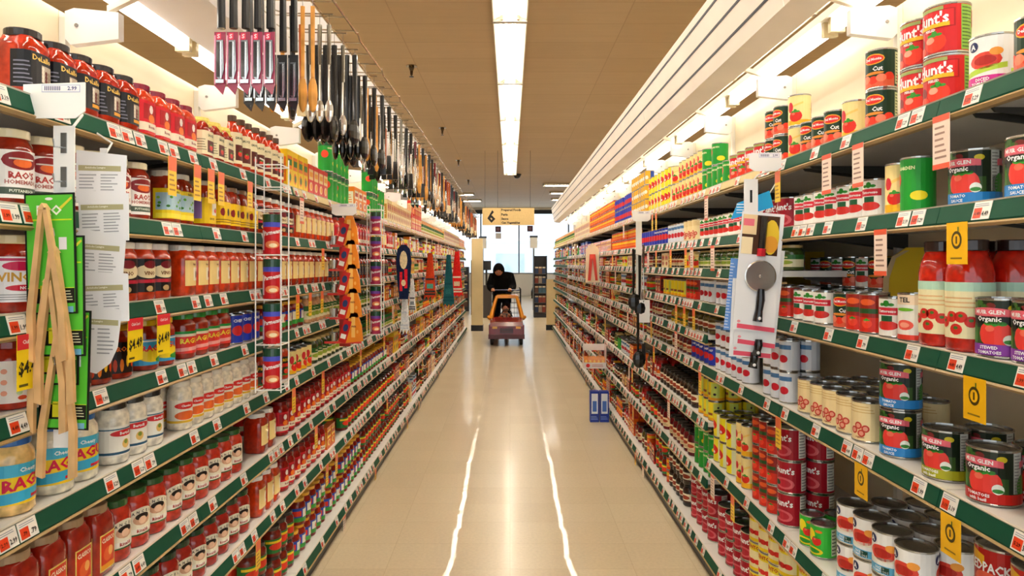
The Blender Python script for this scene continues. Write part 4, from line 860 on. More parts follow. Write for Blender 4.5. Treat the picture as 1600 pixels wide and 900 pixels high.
# ------------------------------------------------------------------ light canopies along both gondola tops
def canopy(side):
    s = -1 if side == 'left' else 1
    ye = (YEND_L if s < 0 else YEND_R)
    g = thing('light_canopy', f'long cream light canopy above the {side} gondola shelves', 'light canopy')
    E = 'painted'
    if s > 0:
        face = [(.985, 2.426), (.92, 2.73), (.93, 2.745), (1.0, 2.44), (1.108, 2.425), (1.108, 2.41)]
        MB().prism([(x, z) for x, z in face], .2, ye, 0xECE0D2, E).build('valance', g)
        gr = MB()
        for t in (.231, .548, .865):
            x, z = .985 - .065 * t, 2.426 + .304 * t
            gr.prism([(x - .0012, z - .004), (x - .004, z + .006), (x + .002, z + .006), (x + .002, z - .004)], .2, ye, 0x1A1C2A, E)
        gr.build('groove_trim', g)
        for k in range(5):
            y = 2.45 + k * 2.44
            MB().prism([(.984, 2.424), (.919, 2.732), (.93, 2.745), (1.0, 2.44)], y, y + .006, 0xFBF6EC, E).build('seam_cover', g)
        tx, tz, bz0, bz1 = 1.27, 2.425, 2.31, 2.42
    else:
        face = [(1.02, 2.39), (.93, 2.72), (.945, 2.735), (1.045, 2.41), (1.22, 2.375), (1.22, 2.36)]
        MB().prism([(-x, z) for x, z in face], .2, ye, 0xE6E0DE, E).build('valance', g)
        tx, tz, bz0, bz1 = 1.27, 2.35, 2.185, 2.29
    MB().box(min(s * (tx - .045), s * (tx + .045)), max(s * (tx - .045), s * (tx + .045)), .2, ye, tz + .03, tz + .06, 0xF4EEE0, E).build('strip_housing', g)
    y = .28; k = 0
    while y + 1.2 < ye:
        MB().tube([(s * tx, y, tz), (s * tx, y + 1.15, tz)], .023, 0xFFF6E0, 'tube_canopy', 10).build('fluorescent_tube', g)
        for q in (y - .006, y + 1.156): MB().box(s * tx - .028, s * tx + .028, q - .012, q + .012, tz - .026, tz + .032, 0xD8C8A0, 'plastic').build('socket', g)
        y += 1.22
    y0 = L0 if s < 0 else R0
    for k in range(NB):
        y = y0 + k * BAY
        pts = [(XB - .022, bz1), (XB - .05, bz1 + .01), (XB - .19, bz1 - .004), (XB - .19, bz0 + .018), (XB - .04, bz0), (XB - .022, bz0 + .02)]
        m = MB().prism([(s * a, b) for a, b in pts], y - .004, y + .026, 0xF4F2F0, E)
        m.prism([(s * a, b) for a, b in [(XB - .15, bz1 + .0), (1.06, bz1 + .07 - (0 if s > 0 else -.03)), (1.06, bz1 + .09 - (0 if s > 0 else -.03)), (XB - .15, bz1 + .02)]], y + .002, y + .024, 0xE8DCC4, E)
        b = m.build('bracket', g)
        MB().lathe([(.006, 0, 0x9A9AA0, 'metal'), (.006, .004, 0x9A9AA0, 'metal')], 8).build('bolt', b, loc=(s * (XB - .06), y - .005, bz0 + .06)).rotation_euler = (pi / 2, 0, 0)
    return g
canopy('left'); canopy('right')

# ------------------------------------------------------------------ ceiling fixtures
def tube_light(x, y, L, wd, label, rot=0, tubes=2, grp=None, drop=0):
    g = thing('ceiling_light', label, 'ceiling light', (x, y, CZ - drop), rot, grp)
    h = MB(); a = wd / 2
    h.box(-a, a, .012, L - .012, -.012, 0, 0xF0E6D0, 'painted')
    for s in (-1, 1): h.prism([(s * a, -.001), (s * a, -.065), (s * (a - .012), -.065), (s * a * .45, -.012)], .012, L - .012, 0xF4EAD4, 'painted')
    h.build('reflector', g)
    for y_ in (.006, L - .03): MB().box(-a, a, y_, y_ + .024, -.07, 0, 0xD8CCBC, 'painted').build('end_plate', g)
    for s in ((-1, 1) if tubes == 2 else (0,)):
        MB().tube([(s * .042, .06, -.045), (s * .042, L - .09, -.045)], .019, 0xFFFAEE, 'tube_centre', 10).build('fluorescent_tube', g)
        MB().box(s * .042 - .012 + s * .04, s * .042 + .012 + s * .04, L - .075, L - .05, -.066, -.02, 0x6A5A44, 'painted').build('socket', g)
    return g
ntx = 0
for k in range(-3, 6):
    tube_light(0, 4.65 + k * 2.44, 2.43, .358, (f'two-tube ceiling light over the aisle centre, {ordw(k)} in view' if k >= 0 else f'two-tube ceiling light overhead behind the viewer, number {("one","two","three")[k+3]} back'), 0, 2, 'row of ceiling lights over the aisle')
FL = [(-1.9, 25, 'left'), (-1.75, 27.5, 'left'), (-3.2, 25, 'left'), (-3.6, 22.5, 'left'), (1.75, 22, 'right'), (2.1, 24.5, 'right'), (2.3, 27, 'right'), (3.6, 22, 'right'), (3.8, 24.5, 'right')]
for i, (x, y, sd) in enumerate(FL):
    tube_light(x + .6, y, 1.3, .4, f'far crosswise ceiling light near the front windows, {sd} side, {ordw(sum(1 for q in FL[:i] if q[2] == sd))}'.replace('-nearest', '').replace('nearest', 'first'), pi / 2, 2, 'crosswise lights near the windows')
for sx in (-1, 1):
    for k in range(-1, 7):
        tube_light(sx * 2.9, 2 + k * 2.44, 2.43, .358, f'ceiling light over the neighbouring {"left" if sx < 0 else "right"} aisle, {ordw(k + 1)}', 0, 2, 'lights over the neighbouring aisles')
for k in range(4):
    g = thing('fire_sprinkler', f'brass pendant fire sprinkler under the ceiling, {ordw(k)}', 'sprinkler', (-1.28, 8.87 + 4.03 * k, CZ), 0, 'ceiling sprinklers left of the lights')
    MB().lathe([(.001, -.008, 0x8A7A60, 'metal'), (.075, -.008, 0xB09A70, 'metal'), (.07, 0, 0xB09A70, 'metal')], 16).build('escutcheon', g)
    MB().lathe([(.001, -.12, 0x3A2A18, 'metal'), (.016, -.12, 0x3A2A18, 'metal'), (.02, -.07, 0x4A3824, 'metal'), (.035, -.03, 0x5A4830, 'metal'), (.035, -.008, 0x5A4830, 'metal')], 12).build('sprinkler_body', g)
    MB().lathe([(.001, -.146, 0x3A2A18, 'metal'), (.03, -.146, 0x3A2A18, 'metal'), (.03, -.14, 0x3A2A18, 'metal'), (.006, -.138, 0x3A2A18, 'metal'), (.006, -.118, 0x3A2A18, 'metal')], 12).build('deflector', g)
g = thing('security_camera', 'black dome security camera at the far end of ceiling lights', 'camera', (.2, 19.6, CZ))
MB().lathe([(.11, -.05, 0x2A2A2A, 'plastic'), (.13, 0, 0x2A2A2A, 'plastic')], 16).build('mount', g)
MB().lathe([(.001, -.13, 0x0A0A0A, 'glass'), (.05, -.12, 0x0A0A0A, 'glass'), (.09, -.09, 0x0A0A0A, 'glass'), (.1, -.05, 0x0A0A0A, 'glass')], 16).build('dome', g)

# ------------------------------------------------------------------ aisle sign
sg = thing('aisle_sign', 'tan hanging aisle sign reading 6 Prepared Foods Pasta Sauce Can Vegetables', 'aisle sign', (-.04, 15.5, 2.375))
MB().box(-.59, .59, 0, .03, 0, .39, 0xD8BC84, 'matte').build('sign_board', sg)
m = MB(); S = Flat((0, 0, 0), (1, 0, 0), (0, 0, 1)); text_geo("6", .03); m.txt(S, "6", -.385, .195, .29, 0x120C08, 4); m.build('number', sg)
m = MB()
for i, t in enumerate(("Prepared Foods", "Pasta", "Sauce", "Can Vegetables")):
    W = text_geo(t, .05)[2]; h = .07 if i in (0, 3) else .056; h = min(h, .72 / W); m.txt(S, t, -.16 + W * h / 2, .338 - i * .096, h, 0x2A1C10, 4)
m.build('lettering', sg)
MB().box(-.178, -.17, -.002, 0, .01, .38, 0xB89A60).build('divider_line', sg)
for x in (-.53, -.24, .5): MB().tube([(x, .015, .39), (x, .015, CZ - 2.375)], .004, 0x3A342C, 'matte').build('hanging_wire', sg)

# ------------------------------------------------------------------ utensil rack on the left canopy
rk = thing('wire_rack', 'chrome ladder-like wire rack hung with utensils along the left canopy', 'rack')
NP = 57; PR0, PRS = 2.0, .22
m = MB()
pts = []
for i in range(int((14.6 - 1.9) / .55)):
    y = 1.9 + i * .55; pts += [(-.66, y, 2.48), (-.655, y + .46, 2.482), (-.66, y + .5, 2.5)]
m.tube(pts, .0045, 0xC8BCA0, 'metal'); m.build('outer_rail', rk)
MB().tube([(-.735, 1.9, 2.475), (-.735, 14.6, 2.475)], .003, 0xC8BCA0, 'metal').build('inner_rail', rk)
for i in range(80):
    y = 1.92 + i * .16; MB().tube([(-.66, y, 2.482), (-.96, y, 2.492), (-.985, y, 2.51)], .0032, 0xD0C8B8, 'metal', 5).build('cross_bar', rk)
def ut(kind):
    """one utensil hanging from its loop at the origin, front towards -y"""
    m, h = MB(), MB(); n = 8
    S = Flat((0, -.004, 0), (1, 0, 0), (0, 0, 1))
    if kind in ('pink', 'black'):
        cc = 0x9C3452 if kind == 'pink' else 0x24262A
        h.tube([(.002, 0, -.004), (.003, 0, -.28)], 0, 0x121214, 'plastic', n, [.0085, .0105])
        b = MB().box(-.0145, .0145, -.002, .001, -.445, -.29, cc, 'plastic').prism([(-.0135, -.445), (.0135, -.445), (.007, -.47)], -.002, .001, cc, 'plastic')
        b.box(-.0145, -.0105, -.0035, -.002, -.44, -.3, 0xE89AB8 if kind == 'pink' else 0x70747A, 'plastic')
        if kind == 'pink': b.rect(S, -.009, .003, -.312, -.293, 0xE83858, -5); b.txt(S, "S", -.003, -.3025, .013, 0xFFE8F0, -3)
        m.prism([(-.007, -.315), (.010, -.315), (.012, -.40), (.004, -.435), (-.007, -.42)], -.007, -.0045, 0x8A929C, 'metal')
        m.box(.004, .0065, -.0085, -.007, -.425, -.32, 0xE8F0F8, 'metal')
        m.box(-.006, .001, -.0085, -.007, -.42, -.32, 0x16161A, 'plastic'); m.box(-.009, .012, -.0085, -.006, -.438, -.428, 0xC8E0F4, 'metal')
        return [('card', b), ('handle', h), ('blade', m)]
    if kind == 'never':
        cc = 0xC83A6A if kind == 'pink' else 0x34383E
        b = MB().box(-.014, .014, -.002, .001, -.44, -.005, cc, 'plastic')
        b.prism([(-.0135, -.44), (.0135, -.44), (.006, -.47)], -.002, .001, cc, 'plastic'); 
        if kind == 'pink': b.txt(S, "S", -.004, -.20, .012, 0xFFF0F4, 2)
        h.tube([(.003, -.008, -.02), (.004, -.009, -.17)], 0, 0x16161A, 'plastic', n, [.009, .011])
        m.prism([(-.006, -.2), (.010, -.2), (.010, -.40), (-.002, -.43), (-.006, -.40)], -.010, -.007, 0xC8D0D8, 'metal')
        m.tube([(.003, -.008, -.215), (.004, -.009, -.4)], 0, 0x1A1A1E, 'plastic', n, [.0085, .0075]); m.tube([(.004, -.009, -.4), (.004, -.009, -.425)], .008, 0xB8C4D0, 'metal', n)
        return [('card', b), ('handle', h), ('blade', m)]
    if kind == 'wood':
        h.tube([(0, 0, -.005), (0, 0, -.26)], 0, 0xD8963C, 'wood', n, [.007, .006]); m.sphere(0, 0, -.32, .0148, .012, .065, 0xD8963C, 'wood')
        return [('handle', h), ('spoon_head', m)]
    if kind == 'ladle':
        h.tube([(0, 0, -.005), (0, 0, -.12), (0, .002, -.32)], 0, 0x14120F, 'plastic', n, [.011, .009, .007]); m.sphere(0, -.006, -.355, .0145, .045, .058, 0x100E0C, 'plastic')
        return [('handle', h), ('ladle_bowl', m)]
    if kind == 'spatula':
        h.tube([(0, 0, -.005), (0, 0, -.15)], 0, 0x12100E, 'plastic', n, [.011, .008]); m.tube([(0, 0, -.15), (0, 0, -.29)], .0035, 0xB8B4AC, 'metal', 6)
        m.prism([(-.010, -.29), (.010, -.29), (.0145, -.4), (-.0145, -.4)], -.006, .006, 0x1A1614, 'plastic')
        return [('handle', h), ('spatula_head', m)]
    if kind == 'steel':
        h.tube([(0, 0, -.005), (0, 0, -.16)], 0, 0x8A8478, 'metal', n, [.008, .006]); m.tube([(0, 0, -.16), (0, 0, -.3)], .004, 0xC8C4BC, 'metal', 6); m.sphere(0, 0, -.34, .0148, .01, .045, 0xD0CCC4, 'metal')
        return [('handle', h), ('spoon_head', m)]
    if kind == 'whisk':
        h.tube([(0, 0, -.005), (0, 0, -.13)], 0, 0x6A1418, 'plastic', n, [.009, .007])
        for a in range(3):
            th = pi * a / 3; m.tube([(0, 0, -.13), (.0145 * cos(th), .0145 * sin(th), -.26), (.011 * cos(th), .011 * sin(th), -.33), (0, 0, -.35), (-.011 * cos(th), -.011 * sin(th), -.33), (-.0145 * cos(th), -.0145 * sin(th), -.26), (0, 0, -.13)], .0016, 0xD0C8BC, 'metal', 4)
        return [('handle', h), ('wire_head', m)]
    if kind == 'brush':
        h.tube([(0, 0, -.005), (0, 0, -.28)], 0, 0xB0501C, 'plastic', n, [.009, .006]); m.prism([(-.012, -.27), (.012, -.27), (.0148, -.36), (-.0148, -.36)], -.006, .006, 0xE8D8B0, 'cloth')
        return [('handle', h), ('bristles', m)]
UTD = {'pink': 'pink-carded knife', 'black': 'black-carded knife', 'wood': 'wooden spoon', 'ladle': 'black ladle', 'spatula': 'black spatula', 'steel': 'steel spoon', 'whisk': 'wire whisk', 'brush': 'orange-handled brush'}
UTM = {k: [(n, b.mesh(n)) for n, b in ut(k)] for k in UTD}
seqk = ['pink', 'black', 'wood', 'steel', 'ladle', 'ladle', 'ladle', 'ladle', 'ladle', 'spatula', 'spatula', 'steel', 'ladle', 'spatula', 'whisk', 'steel', 'spatula', 'wood', 'black', 'steel']
UCAT = {'pink': 'knife', 'black': 'knife', 'wood': 'spoon', 'steel': 'spoon', 'ladle': 'ladle', 'spatula': 'spatula', 'whisk': 'whisk', 'brush': 'brush'}
for i in range(NP):
    k = seqk[i] if i < len(seqk) else rnd.choice(['wood', 'brush', 'steel', 'whisk', 'spatula', 'brush', 'wood', 'ladle'])
    y = PR0 + i * PRS
    dz = -.02 - (0 if k in ('pink', 'black') else rnd.uniform(0, .05))
    hk = MB().tube([(-.69, y, 2.472), (-.88, y, 2.476)], .003, 0xB8B4AC, 'metal', 5); hk.tube([(-.88, y, 2.476), (-.95, y, 2.50)], .003, 0xB8B4AC, 'metal', 5); hk.build('hook_bar', rk)
    for j in range(5):
        kk = k if (i < 2 or rnd.random() < .75) else rnd.choice(['steel', 'ladle', 'spatula', 'brush', 'wood'])
        x = -.705 - j * .036
        g = thing(UTD[kk].replace(' ', '_').replace('-', '_'), f'{UTD[kk]}, {("first", "second", "third", "fourth", "fifth")[j]} from the aisle on the {ordw(i)} rack hook', UCAT[kk], (x, y, 2.474), rnd.uniform(-.3, .3) if i > 1 else -.05, 'utensils hanging along the left wire rack')
        dzz = dz if i > 1 else 0
        if dzz: MB().tube([(0, 0, -.002), (0, 0, dzz - .006)], .0012, 0x888888, 'metal', 4).build('hang_loop', g)
        for n, me in UTM[kk]:
            o = link(n, me, g, (0, 0, dzz)); o.scale = (1.15, 1, 1.02 if i < 2 else 1.0)

# ------------------------------------------------------------------ hanging clip strips, left
def plate(x, y, z0, z1, wd, label, s):
    g = thing('shelf_sign', label, 'sign', (x, y, z0))
    h = z1 - z0; a = wd / 2
    MB().prism([(-a, .18 * h), (-a + .02, 0.0), (a - .02, 0), (a, .2 * h), (a, h), (-a, h * .94)], 0, .003, 0xF8F8F6, 'print').build('sign_card', g)
    m = MB(); S = Flat((0, 0, 0), (1, 0, 0), (0, 0, 1)); m.rect(S, -a * .4, a * .85, h * .72, h * .93, 0xB8C0E0, 1)
    m.rect(S, -a * .38, a * .83, h * .74, h * .91, 0xF8F8FC, 2)
    for i in range(9): m.rect(S, -a * .3 + i * a * .06, -a * .27 + i * a * .06, h * .77, h * .89, 0x4A5080, 3)
    m.txt(S, "2.99", a * .6, h * .83, h * .12, 0x5A6090, 3); m.build('price_sticker', g)
    MB().box(-.005, .005, .003, .02, .01, h * .9, 0xD8D8D4, 'plastic').build('clip', g)
    return g
ys = 1.41
plate(-.925, 1.385, 1.795, 1.868, .125, 'blank white hook card above the green tongs strip', -1)
st = thing('clip_strip', 'white plastic clip strip holding the green tongs cards', 'clip strip', (-.921, ys, 1.12))
MB().box(-.022, .022, 0, .002, 0, .665, 0xFAFAF8, 'plastic').build('strip', st)
for z in (.62, .55, .44, .35, .29, .18):
    MB().tube([(0, -.001, z), (0, -.03, z - .004), (0, -.034, z + .012)], .0018, 0xC0C4C8, 'metal').box(-.006, .006, -.002, 0, z - .012, z + .03, 0xA8ACB0, 'metal').build('hook', st)
MB().tube([(0, .002, .64), (0, .06, .70), (-.055, .09, .735)], .003, 0xF0F0F0, 'plastic').build('hanger_arm', st)
bots = [1.398, 1.312, 1.253, 1.16]
for i, zb in enumerate(bots):
    cx = -.925 + (0, .012, -.006, .01)[i]; cy = ys - .03 + i * .006; H = .245
    g = thing('tongs_pack', f'{("topmost", "second", "third", "lowest")[i]} green card with wooden tongs on the white strip', 'kitchen tool', (cx, cy, zb), 0, 'wooden tongs on green cards')
    g.rotation_euler = (0, R(-1.5 + i), 0)
    MB().box(-.051, .051, 0, .002, 0, H, 0x101810, 'print').box(-.047, .047, -.0006, 0, .004, H - .004, 0x5CC83A, 'print').build('green_card', g)
    m = MB(); S = Flat((0, -.0008, 0), (1, 0, 0), (0, 0, 1))
    m.txt(S, "PRO", .0, H - .035, .021, 0xF8FFF0, 2, .07); m.rect(S, -.045, .045, H - .056, H - .053, 0xC8E828, 2); m.poly([S.at(.02, H - .03, .001), S.at(.045, H - .008, .001), S.at(.047, H - .012, .001), S.at(.024, H - .034, .001)], 0xE8E040)
    m.rect(S, -.047, .047, .022, .052, 0x14140F, 2); m.rect(S, -.047, .047, .052, .0535, 0xD8E838, 3); m.rect(S, -.022, -.004, .026, .058, 0xD8D028, 3); m.lines(S, .026, .044, .026, .049, 4, 0xE8E8C0, 3); m.rect(S, .024, .044, .003, .015, 0x78B8D8, 3)
    m.rect(S, .018, .034, .13, .155, 0xE8E8F0, 3); m.ell(S, 0, H - .012, .008, .003, 0xF4F4F0, 3); m.build('card_print', g)
    t = MB()
    for s in (-1, 1):
        t.prism([(s * .001, H - .035), (s * .009, H - .03), (s * .026, H - .15), (s * .039, H - .24), (s * .041, H - .335), (s * .027, H - .34), (s * .026, H - .24), (s * .015, H - .15)], -.022 - s * .002, -.012 - s * .002, 0xD8AE78, 'wood')
    t.prism([(-.009, H - .035), (.009, H - .035), (0, H - .022)], -.024, -.008, 0xE0B880, 'wood'); t.build('wooden_tongs', g)
lz = [(1.742, -.914, .4), (1.655, -.908, -2), (1.565, -.912, 3), (1.475, -.906, -3), (1.40, -.912, 2)]
hg = thing('leaflet_holder', 'thin white strip holding recipe leaflets beside the tongs', 'clip strip', (-.914, 1.535, 1.28))
MB().box(-.008, .008, 0, .002, 0, .48, 0xE8E8E8, 'plastic').build('strip', hg); MB().tube([(0, .002, .46), (-.01, .05, .5), (-.052, .06, .525)], .0025, 0xE8E8E8, 'plastic').build('hanger_arm', hg)
for i, (zt, x, a) in enumerate(lz):
    hh = .105 if i < 4 else .12
    g = thing('recipe_leaflet', f'{("topmost", "second", "third", "fourth", "lowest")[i]} white recipe leaflet hanging beside the green tongs', 'leaflet', (x, 1.525 - .003 * i, zt)); g.rotation_euler = (0, R(a), 0)
    o = [(-.055, -hh), (.055, -hh), (.058, 0), (-.055, .012)] if i < 4 else [(-.055, -hh * 1.1), (.0, -hh * 1.2), (.03, -hh), (.045, -hh * .7), (.052, 0), (-.055, .01)]
    MB().prism(o, 0, .0012, 0xF6F8FC, 'print').build('paper', g)
    m = MB(); S = Flat((0, 0, 0), (1, 0, 0), (0, 0, 1)); m.rect(S, -.05, .045, -.034, -.022, 0xB8B48A, 1, skew=-.002); m.txt(S, "Artichoke Lasagne", -.012, -.028, .006, 0xF8F8E8, 2, .06)
    m.lines(S, -.048, -.006, -hh + .014, -.04, 7, 0xA8ACB4, 1, i); m.lines(S, .0, .04, -hh + .018, -.04, 7, 0xA8ACB4, 1, i + 9); m.build('print', g)

def dispenser(x, y, zb, n, sp, kind, label, extra=2):
    g = thing('wire_dispenser', label, 'wire rack', (x, y, zb)); H = n * sp + .03 + extra * .085; a, d = .048, .045
    m = MB()
    for sx in (-1, 1):
        for sy in (-1, 1): m.tube([(sx * a, sy * d, -.01), (sx * a, sy * d, H)], .0028, 0xF4F4F2, 'painted')
    m.build('frame', g)
    for k in range(n + 1 + extra):
        z = k * sp if k <= n else n * sp + (k - n) * .085
        q = MB(); P4 = [(-a, -d, z), (a, -d, z), (a, d, z), (-a, d, z), (-a, -d, z)]; q.tube(P4, .0026, 0xF4F4F2, 'painted', 5)
        if k < n:
            for t in (-.025, 0, .025): q.tube([(t, -d, z), (t, d, z)], .002, 0xF4F4F2, 'painted', 4)
        q.build('wire_shelf', g)
    MB().tube([(-a, d, H), (-a - .02, d + .01, H + .01)], .003, 0xF4F4F2, 'painted').build('hook', g)
    for k in range(n):
        c = thing('cheese_canister', f'{ordw(n - 1 - k).replace("-nearest", "").replace("nearest", "top")} grated cheese canister in the {"nearer" if y < 4 else "farther"} white wire dispenser', 'canister', (x, y, zb + k * sp + .003), R(18), 'grated cheese canisters in the wire dispenser')
        for pn, pm in CHEESE[kind]: link(pn, pm, c)
def cheese(c1, c2):
    r, H = .0345, .152; b, l, t = MB(), MB(), MB()
    b.lathe([(r * .96, 0, c1, 'print'), (r, .003, c1, 'print'), (r, H * .8, c1, 'print')], 24)
    t.lathe([(r * 1.03, H * .8, 0x1E4A34, 'plastic'), (r * 1.03, H * .99, 0x1E4A34, 'plastic'), (r * .97, H, 0x1E4A34, 'plastic')], 20)
    S = Cyl(r, 2, 24); l.rect(S, -r * 3.1, r * 3.1, H * .68, H * .8, c2, 1); l.txt(S, "Parmesan", 0, H * .55, .017, 0xFFFFFF, 3, r * 1.8, slope=.2); l.ell(S, 0, H * .24, r * .8, r * .42, 0xE88A58, 2); l.ell(S, r * .1, H * .22, r * .45, r * .22, 0xF8E8C0, 3)
    l.rect(S, r * .9, r * 1.9, H * .12, H * .62, 0xF4F0F4, 2); l.lines(S, r, r * 1.8, H * .15, H * .6, 6, 0x8A8AA0, 3); l.rect(S, -r * 1.9, -r * .95, H * .1, H * .6, 0xE8D8E8, 2)
    return [(n, m.mesh(n)) for n, m in (('canister_body', b), ('label', l), ('lid', t))]
CHEESE = {'red': cheese(0xC81820, 0x4A54D0), 'pur': cheese(0xA82850, 0x6A3AA0)}
dispenser(-.912, 2.62, 1.023, 4, .17, 'red', 'white wire dispenser of red cheese canisters on left shelves')
dispenser(-.912, 4.63, 1.023, 5, .168, 'pur', 'farther white wire dispenser of purple canisters, left side', 0)
plate(-.88, 3.62, 1.755, 1.82, .13, 'white hook card above the orange packet strip', -1)
st = thing('clip_strip', 'red clip strip of orange and red packets on the left', 'clip strip', (-.90, 3.72, 1.05))
MB().box(-.03, .03, 0, .003, 0, .70, 0xB83028, 'plastic').build('strip', st); MB().tube([(0, 0, .69), (0, -.02, .73)], .003, 0xE8E8E8, 'metal').tube([(0, .002, .68), (-.04, .05, .74), (-.066, .06, .765)], .003, 0xE8E8E8, 'metal').build('hanger_arm', st)
for k in range(5):
    z = .02 + k * .13; MB().box(-.10 + .008 * k, .10 - .012 * k, -.045, -.042, z, z + .012, 0xE84840, 'plastic').tube([(0, -.042, z + .006), (0, 0, z + .006)], .003, 0xE84840, 'plastic').build('shelf_bar', st)
for k in range(5):
    z = 1.085 + k * .13; T = ordw(4 - k).replace('-nearest', '').replace('nearest', 'top')
    ox = -.006 * k
    MB_ = MB(); MB_.prism([(-.045, -.01), (.05, 0), (.042, .08), (.02, .15), (-.012, .16), (-.034, .1)], -.012, .0, 0xF08A1C, 'plastic')
    S = Flat((0, -.0125, 0), (1, 0, 0), (0, 0, 1)); g = thing('orange_packet', f'{T} orange packet hanging on the red strip', 'packet', (-.838 + ox, 3.67, z), 0, 'orange packets on the red strip')
    MB_.build('pouch', g); q = MB(); q.rect(S, -.012, .008, .02, .13, 0xF8C060, 1); q.txt(S, "mix", .002, .08, .012, 0x8A2A10, 2); q.ell(S, .02, .05, .006, .01, 0xF8B040, 2); q.build('print', g)
    g = thing('red_packet', f'{T} red packet hanging on the red strip', 'packet', (-.902 + ox * .5, 3.665, z - .005), 0, 'red packets on the red strip'); g.rotation_euler = (0, R(16), 0)
    MB().prism([(-.02, 0), (.022, 0), (.022, .12), (-.02, .12)], -.01, 0, 0xC81C1C, 'plastic').build('pouch', g)
    q = MB(); S = Flat((0, -.0103, 0), (1, 0, 0), (0, 0, 1)); q.ell(S, 0, .08, .014, .02, 0x2A3A6A, 1); q.rect(S, -.014, .014, .02, .045, 0xF4F0E8, 1); q.build('print', g)
    g = thing('measuring_cup', f'{T} small steel measuring cup on the red strip', 'measuring cup', (-.952, 3.68, z + .0), 0, 'measuring cups on the red strip')
    MB().lathe([(.02, 0, 0xD0D4D4, 'metal'), (.026, .045, 0xD0D4D4, 'metal'), (.024, .045, 0xD0D4D4, 'metal'), (.018, .004, 0xB0B4B4, 'metal')], 14).build('cup', g); MB().tube([(.0, -.024, .04), (0, -.03, .07)], .003, 0xD0D4D4, 'metal').build('handle', g)

def cloth_strip(x, y, z1, z0, wd, c1, c2, c3, name, label, cat):
    g = thing(name, label, cat, (x, y, z0)); H = z1 - z0; a = wd / 2
    n = 7; m = MB()
    out = [(-a * .55, 0), (a * .55, 0), (a * .8, H * .3), (a, H * .7), (a * .8, H * .92), (a * .3, H), (-a * .3, H), (-a * .8, H * .92), (-a, H * .7), (-a * .8, H * .3)]
    S = Flat((0, -.0125, 0), (1, 0, 0), (0, 0, 1)); q = MB()
    if name == 'dish_towel':
        k = 9
        for i in range(k):
            x0, x1 = -a + 2 * a * i / k, -a + 2 * a * (i + 1) / k; f = .35; dep = .006 + .007 * (i % 2)
            m.prism([(x0, .02 * (i % 3)), (x1, .02 * ((i + 1) % 3)), (x1 * f, H), (x0 * f, H)], -dep, .008, c1, 'cloth')
        m.build('fabric', g); S = Flat((0, -.0135, 0), (1, 0, 0), (0, 0, 1))
        for t in (.1, .16, .42): q.rect(S, -a * .9 + a * .6 * t, a * .9 - a * .6 * t, H * t, H * (t + .035), c3, 1, 'cloth')
        q.rect(S, -a * .5, a * .5, H * .24, H * .34, c2, 1, 'cloth'); q.build('pattern', g)
        MB().tube([(0, 0, H), (0, 0, H + .04), (-.03, .02, H + .06)], .004, 0xE8E4DC, 'plastic').build('hanging_loop', g)
        return g
    m.prism(out, -.012, .012, c1, 'cloth'); m.build('fabric', g)
    q.ell(S, 0, H * .72, a * .5, H * .17, c2, 1, 'cloth'); q.rect(S, -a * .5, -a * .15, H * .15, H * .5, c3, 1, 'cloth'); q.rect(S, a * .1, a * .5, H * .2, H * .55, c3, 1, 'cloth'); q.ell(S, 0, H * .3, a * .3, H * .06, c2, 2, 'cloth'); q.build('pattern', g)
    MB().tube([(0, 0, H), (0, 0, H + .04), (-.03, .02, H + .06)], .004, 0xE8E4DC, 'plastic').build('hanging_loop', g)
    return g
cloth_strip(-.90, 5.78, 1.66, 1.20, .13, 0x1E2848, 0xE8D8B0, 0xD82838, 'oven_mitt', 'navy and red oven mitt hanging from left shelf', 'oven mitt')
cloth_strip(-.90, 5.84, 1.32, .90, .085, 0xF0F0F2, 0xE8ECF4, 0xD8DCE8, 'dish_towel', 'white folded towel hanging below the navy mitt', 'towel')
cloth_strip(-.895, 6.25, 1.36, 1.05, .07, 0xF4F4F4, 0x8A9098, 0x3A3A42, 'dish_towel', 'grey and white narrow towel on the left shelf', 'towel')
cloth_strip(-.89, 7.6, 1.62, 1.1, .14, 0xD04828, 0x58B0A0, 0x2A3A3A, 'dish_towel', 'orange and teal towel hanging on the left', 'towel')
cloth_strip(-.89, 9.9, 1.63, .88, .17, 0x2A6A72, 0x347A80, 0x245A64, 'dish_towel', 'dark teal towel hanging at the far left', 'towel')
cloth_strip(-.88, 11.3, 1.70, .95, .2, 0xE82C28, 0xF4E0C0, 0xF8F0E0, 'dish_towel', 'red and cream towel at the far left', 'towel')

# ------------------------------------------------------------------ right clip strips
plate(.905, 2.42, 1.828, 1.895, .115, 'blank white hook card above the pizza cutter strip', 1)
st = thing('clip_strip', 'white clip strip holding the pizza cutter cards', 'clip strip', (.868, 2.46, 1.22)); MB().box(-.025, .025, 0, .003, 0, .585, 0xF8F8F8, 'plastic').build('strip', st)
for z in (.5, .38, .3): MB().box(-.004, .004, -.002, 0, z, z + .045, 0x2A2A2A, 'plastic').build('slot', st)
MB().tube([(0, .003, .57), (.03, .02, .60), (.095, .02, .625)], .003, 0xF0F0F0, 'plastic').build('hanger_arm', st)
bw = thing('shelf_flag', 'bright blue printed flag behind the white strip', 'sign', (.87, 2.475, 1.69)); MB().prism([(-.07, -.03), (.085, .015), (.07, .075), (-.045, .03)], 0, .002, 0x28A8E8, 'print').build('flag_card', bw)
q = MB(); S = Flat((0, -.0005, 0), (1, 0, 0), (0, 0, 1)); q.lines(S, -.05, -.01, -.01, .03, 4, 0xF0F8FF, 1); q.build('print', bw); MB().tube([(.05, .002, .03), (.095, .01, .10)], .002, 0xE8E8E8, 'plastic').build('stem', bw)
HC = .42
